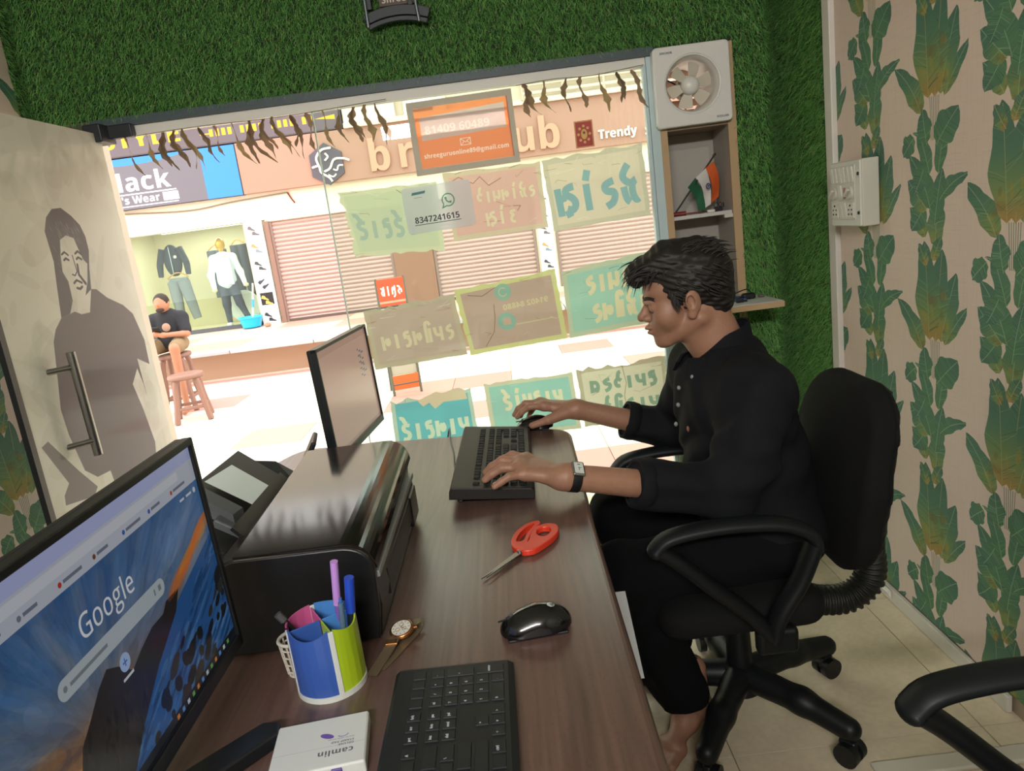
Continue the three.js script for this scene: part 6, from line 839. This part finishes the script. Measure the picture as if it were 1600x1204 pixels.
  const locks = []; const sv = seed; seed = 77;
  for (let i = 0; i < 150; i++) { const s = rr(-0.05, 0.06), f0 = rr(0.0, 0.07), u0 = 0.128 - Math.abs(s) * 0.35 - f0 * 0.10 + rr(-0.01, 0.008), L = rr(0.04, 0.075); locks.push(lock([f0, u0, s], [f0 + L * 0.6, u0 + rr(0.0, 0.016), s + rr(-0.008, 0.008)], [f0 + L, u0 - rr(0.0, 0.055), s + rr(-0.015, 0.015)], rr(0.0018, 0.0042))); }
  for (let i = 0; i < 150; i++) { const a = rr(-0.3, 2.6), s = rr(-0.05, 0.06), r = 0.086; const f0 = -0.02 - Math.cos(a) * r * -1 * 0.0 + rr(-0.08, 0.03), u0 = 0.052 + Math.sqrt(Math.max(0, 1 - ((f0 + 0.02) / 0.1) ** 2 - (s / 0.085) ** 2)) * 0.083; locks.push(lock([f0, u0 - 0.002, s], [f0 - 0.012, u0 + 0.006, s], [f0 - rr(0.02, 0.035), u0 - rr(0.0, 0.012), s + rr(-0.006, 0.006)], rr(0.0015, 0.003))); }
  for (let i = 0; i < 90; i++) { const f0 = rr(-0.085, 0.03), u0 = rr(0.0, 0.075), sz = 0.084 * Math.sqrt(Math.max(0.02, 1 - ((f0 + 0.02) / 0.102) ** 2 - ((u0 - 0.05) / 0.09) ** 2)); if (Math.hypot(f0, u0) < 0.036) continue; locks.push(lock([f0, u0, sz - 0.001], [f0 - 0.012, u0 - 0.010, sz + 0.003], [f0 - rr(0.016, 0.03), u0 - rr(0.012, 0.03), sz - 0.003], rr(0.0014, 0.0028))); }
  for (let i = 0; i < 26; i++) { const s = 1, f0 = rr(0.022, 0.040), u0 = rr(0.02, 0.045); locks.push(lock([f0, u0, 0.066], [f0 + 0.002, u0 - 0.02, 0.0705], [f0 + rr(-0.006, 0.002), u0 - rr(0.026, 0.042), 0.068], rr(0.0014, 0.0026))); }
  seed = sv;
  part('hair', [...hs, ...locks], hairM, man, 'thick dark hair swept up over the forehead');
  // shirt: loose torso and sleeves rolled to below the elbow, with folds
  const fold = (x, y, z) => 0.0042 * Math.sin(34 * (y * 0.9 - x * 0.5) + 5 * Math.sin(11 * z + 9 * x) + 3 * Math.sin(17 * y)) + 0.0022 * Math.sin(70 * (y * 0.6 + x * 0.8) + 4 * Math.sin(23 * z)) * Math.sin(9 * y + 6 * z);
  const lerp3 = (a, b, t) => a.map((v, i) => v + (b[i] - v) * t), LC = lerp3(LW, LE, 0.42), RC = lerp3(RW, RE, 0.50);
  const torsoF = blend(0.07, [ball([0.535, 0.66, -1.735], [0.150, 0.21, 0.175], [0, 0, 0.05]), ball([0.505, 0.83, -1.735], [0.125, 0.12, 0.185], [0, 0, 0.12]), ball([0.575, 0.50, -1.73], [0.14, 0.12, 0.175]), capsule([0.52, 0.925, -1.735], [0.49, 0.91, -1.735], 0.075), capsule(NS, FS, 0.060)]);
  const slv = blend(0.03, [capsule(NS, [0.468, 0.765, -1.508], 0.073, 0.066), capsule([0.468, 0.765, -1.508], LE, 0.066, 0.060), capsule(LE, LC, 0.058, 0.050)]), slv2 = blend(0.03, [capsule(FS, [0.45, 0.765, -1.965], 0.072, 0.064), capsule([0.45, 0.765, -1.965], RE, 0.064, 0.058), capsule(RE, RC, 0.056, 0.050)]);
  const neckCut = capsule([0.385, 1.03, -1.74], [0.49, 0.925, -1.74], 0.060, 0.048);
  const cutAt = (P, Q) => { const d = [P[0] - Q[0], P[1] - Q[1], P[2] - Q[2]], l = Math.hypot(...d); return (x, y, z) => ((x - Q[0]) * d[0] + (y - Q[1]) * d[1] + (z - Q[2]) * d[2]) / l; };   // positive beyond Q towards P
  const c1 = cutAt(LW, LC), c2 = cutAt(RW, RC);
  const shirtF = (x, y, z) => { const a = Math.max(slv(x, y, z), x < 0.36 ? c1(x, y, z) : -1), b = Math.max(slv2(x, y, z), x < 0.38 ? c2(x, y, z) : -1); let d = smin(torsoF(x, y, z), Math.min(a, b), 0.045) + fold(x, y, z); return Math.max(d, -neckCut(x, y, z), 0.405 - y); };
  const cloth = mat(lin(0.0068, 0.0074, 0.0098), 0.85, { specularIntensity: 0.4 });
  const sh = part('shirt', solid(shirtF, [0.18, 0.38, -2.07], [0.76, 1.03, -1.41], 0.0075, 3), cloth, man, 'black long-sleeved shirt with rolled cuffs');
  const ringAt = (Q, P, r, wd) => { const g = lathe([[r - 0.008, -wd], [r, -wd], [r + 0.002, 0], [r, wd], [r - 0.008, wd]], 28); const d = v3(P).sub(v3(Q)).normalize(); g.applyQuaternion(new THREE.Quaternion().setFromUnitVectors(V(0, 1, 0), d)); return g.translate(...Q); };
  part('cuff', ringAt(lerp3(LW, LE, 0.45), LE, 0.0525, 0.016), cloth, sh); part('cuff', ringAt(lerp3(RW, RE, 0.53), RE, 0.0525, 0.016), cloth, sh);
  // collar: a stand round the neck and two points
  const stand = (r, y0, y1, a0, a1) => { const P = [], I = [], N = 30; for (let i = 0; i <= N; i++) { const a = a0 + (a1 - a0) * i / N, f = Math.cos(a), s = Math.sin(a), drop = 0.020 * (1 + f) + 0.045 * Math.max(0, f) ** 1.2; for (const [k, y] of [[0.94, y1], [1.0, y1 + 0.002], [1.10, y0 + 0.01], [1.16, y0 - 0.012]]) P.push(0.492 - f * r * k * 1.10, y - drop, -1.738 + s * r * k); } for (let i = 0; i < N; i++) for (let j = 0; j < 3; j++) { const q = i * 4 + j; I.push(q, q + 4, q + 1, q + 1, q + 4, q + 5); } const g = new THREE.BufferGeometry(); g.setAttribute('position', new THREE.Float32BufferAttribute(P, 3)); g.setIndex(I); g.computeVertexNormals(); return g; };
  part('collar', stand(0.066, 0.965, 1.022, 0.38, PI * 2 - 0.38), cloth, sh);
  for (const s of [1, -1]) { const z = -1.738; part('collar_point', (() => { const A = [[0.412, 0.952, z + s * 0.028], [0.445, 0.955, z + s * 0.062], [0.418, 0.905, z + s * 0.068], [0.392, 0.908, z + s * 0.050], [0.396, 0.935, z + s * 0.018]], g = new THREE.BufferGeometry(), B = A.map(([x, y, w]) => [x - 0.006, y, w + s * 0.004]); g.setAttribute('position', new THREE.Float32BufferAttribute([...A, ...B].flat(), 3)); const I = []; for (let i = 1; i < 4; i++) I.push(0, i, i + 1, 5, 5 + i + 1, 5 + i); for (let i = 0; i < 5; i++) { const j = (i + 1) % 5; I.push(i, i + 5, j, j, i + 5, j + 5); } g.setIndex(I); const f = g.toNonIndexed(); f.computeVertexNormals(); return f; })(), cloth, sh); }
  const btn = mat('#8a8d90', 0.4); for (const p of [[0.404, 0.915, -1.668], [0.378, 0.885, -1.700], [0.362, 0.800, -1.690], [0.372, 0.845, -1.695]]) part('button', ball3(p, [0.0045, 0.0055, 0.0055]), btn, sh, 'small grey button'); part('chest_motif', ball3([0.378, 0.80, -1.640], [0.003, 0.007, 0.006]), mat('#8a5a4a', 0.6), sh, 'tiny embroidered motif');
  // trousers
  const trF = blend(0.05, [ball([0.585, 0.49, -1.73], [0.13, 0.085, 0.17]), capsule([0.56, 0.487, -1.645], KN, 0.090, 0.068), capsule([0.56, 0.487, -1.815], KF, 0.090, 0.068), capsule(KN, [AN[0] - 0.03, 0.10, AN[2] + 0.01], 0.080, 0.070), capsule(KF, [AF[0], 0.12, AF[2]], 0.078, 0.066)]);
  part('trousers', solid((x, y, z) => Math.max(trF(x, y, z) + fold(x, y, z) * 0.8, 0.082 - y), [0.05, 0.05, -2.0], [0.74, 0.62, -1.48], 0.010, 3), mat(lin(0.0048, 0.0051, 0.0062), 0.95, { specularIntensity: 0.3 }), man, 'plain black trousers');
  // his watch
  const w = thing('wristwatch', 'square silver watch with black strap on the typing wrist', 'watch', [0, 0, 0]); const Q = lerp3(LW, LE, 0.045), dir = v3(LE).sub(v3(LW)).normalize();
  const R = new THREE.Group(); R.name = 'strap_and_case'; w.add(R); R.position.set(...Q); R.quaternion.setFromUnitVectors(V(1, 0, 0), dir);
  part('strap', turned(lathe([[0.0275, -0.010], [0.0298, -0.010], [0.0302, 0.010], [0.0275, 0.010]], 32), 0, 0, PI / 2), M.black, R);
  const up = 0.62; const cs = part('case', [rb(0.026, 0.008, 0.034, 0.003)], M.chrome, R); cs.rotation.x = up; cs.position.set(0, 0.0305 * Math.cos(up), 0.0305 * Math.sin(up)); part('dial', bx(0.019, 0.0005, 0.026, 0, 0.0044, 0), mat('#c9cfc9', 0.3), cs, 'pale rectangular dial'); part('hand', bx(0.0008, 0.0004, 0.009, 0, 0.005, 0.002), M.black, cs); part('hand', bx(0.006, 0.0004, 0.0008, 0.002, 0.005, 0), M.black, cs); part('maker_mark', bx(0.006, 0.0003, 0.0015, 0, 0.0049, -0.008), M.darkMetal, cs);
}
// ---------------------------------------------------------------- the man on the stool outside
{
  const p = thing('person', 'person in black T-shirt on a stool outside looking at a phone', 'person', [-4.02, 0, -8.75]), sk = mat('#b07a60', 0.6), B = (f, lo, hi, h) => solid(f, lo, hi, h);
  const y0 = -0.38;
  part('body', B(blend(0.03, [ball([0.0, 0.905, 0.06], [0.078, 0.105, 0.095], [0.35, 0, 0]), capsule([0, 0.83, 0.0], [0, 0.74, -0.03], 0.05), capsule([0, 0.72, -0.02], [0, 0.46, 0], 0.08), capsule([0.17, 0.70, 0.0], [0.235, 0.53, 0.10], 0.045, 0.038), capsule([0.235, 0.53, 0.10], [0.05, 0.555, 0.27], 0.037, 0.028), capsule([-0.17, 0.70, 0.0], [-0.235, 0.53, 0.10], 0.045, 0.038), capsule([-0.235, 0.53, 0.10], [-0.04, 0.575, 0.28], 0.037, 0.028), ball([0.035, 0.56, 0.29], [0.045, 0.03, 0.03]), ball([-0.035, 0.58, 0.30], [0.045, 0.03, 0.03]), capsule([0.10, 0.40, 0.0], [0.17, 0.40, 0.36], 0.06, 0.05), capsule([0.17, 0.40, 0.36], [0.15, y0 + 0.1, 0.32], 0.055, 0.035), capsule([0.15, y0 + 0.06, 0.32], [0.16, y0 + 0.04, 0.46], 0.038, 0.03), capsule([-0.10, 0.40, 0.0], [-0.18, 0.40, 0.34], 0.06, 0.05), capsule([-0.18, 0.40, 0.34], [-0.16, y0 + 0.1, 0.28], 0.055, 0.035), capsule([-0.16, y0 + 0.06, 0.28], [-0.17, y0 + 0.04, 0.42], 0.038, 0.03), ball([0, 0.90, 0.155], [0.016, 0.02, 0.018]), ball([0.075, 0.91, 0.04], [0.012, 0.028, 0.02]), ball([-0.075, 0.91, 0.04], [0.012, 0.028, 0.02])]), [-0.36, y0, -0.2], [0.36, 1.05, 0.56], 0.016), sk, p);
  part('t_shirt', B((x, y, z) => Math.max(blend(0.05, [capsule([0, 0.70, -0.03], [0, 0.46, 0.0], 0.145, 0.15), capsule([-0.16, 0.72, -0.02], [0.16, 0.72, -0.02], 0.075), capsule([0.17, 0.70, 0], [0.22, 0.57, 0.07], 0.075, 0.066), capsule([-0.17, 0.70, 0], [-0.22, 0.57, 0.07], 0.075, 0.066)])(x, y, z), 0.38 - y), [-0.36, 0.36, -0.24], [0.36, 0.86, 0.24], 0.018), mat('#23252c', 0.85), p, 'black T-shirt'); part('shirt_print', ball3([0.03, 0.63, 0.135], [0.05, 0.05, 0.012]), mat('#a88a78', 0.8), p, 'pale chest print');
  part('shorts', B((x, y, z) => Math.max(blend(0.05, [capsule([0.09, 0.42, -0.02], [0.165, 0.405, 0.30], 0.095, 0.08), capsule([-0.09, 0.42, -0.02], [-0.175, 0.405, 0.28], 0.095, 0.08)])(x, y, z), 0.318 - y), [-0.32, 0.28, -0.18], [0.32, 0.56, 0.44], 0.018), mat('#8a7458', 0.85), p, 'khaki shorts');
  part('hair', B((x, y, z) => Math.max(ball([0, 0.928, 0.045], [0.087, 0.098, 0.100], [0.35, 0, 0])(x, y, z), -ball([0, 0.865, 0.15], [0.10, 0.085, 0.11])(x, y, z), 0.87 - y), [-0.12, 0.8, -0.1], [0.12, 1.06, 0.2], 0.012), mat('#2a211d', 0.7), p, 'short dark hair'); part('beard', ball3([0, 0.835, 0.125], [0.05, 0.025, 0.03]), mat('#3a2a24', 0.8), p);
  single('mobile_phone', turned(rb(0.075, 0.012, 0.15, 0.004), -0.7, 0.1, 0).translate(-4.02, 0.615, -8.44), M.black, 'mobile phone in the hands of the person on the stool', 'phone');
}
renderer.render(scene, camera);
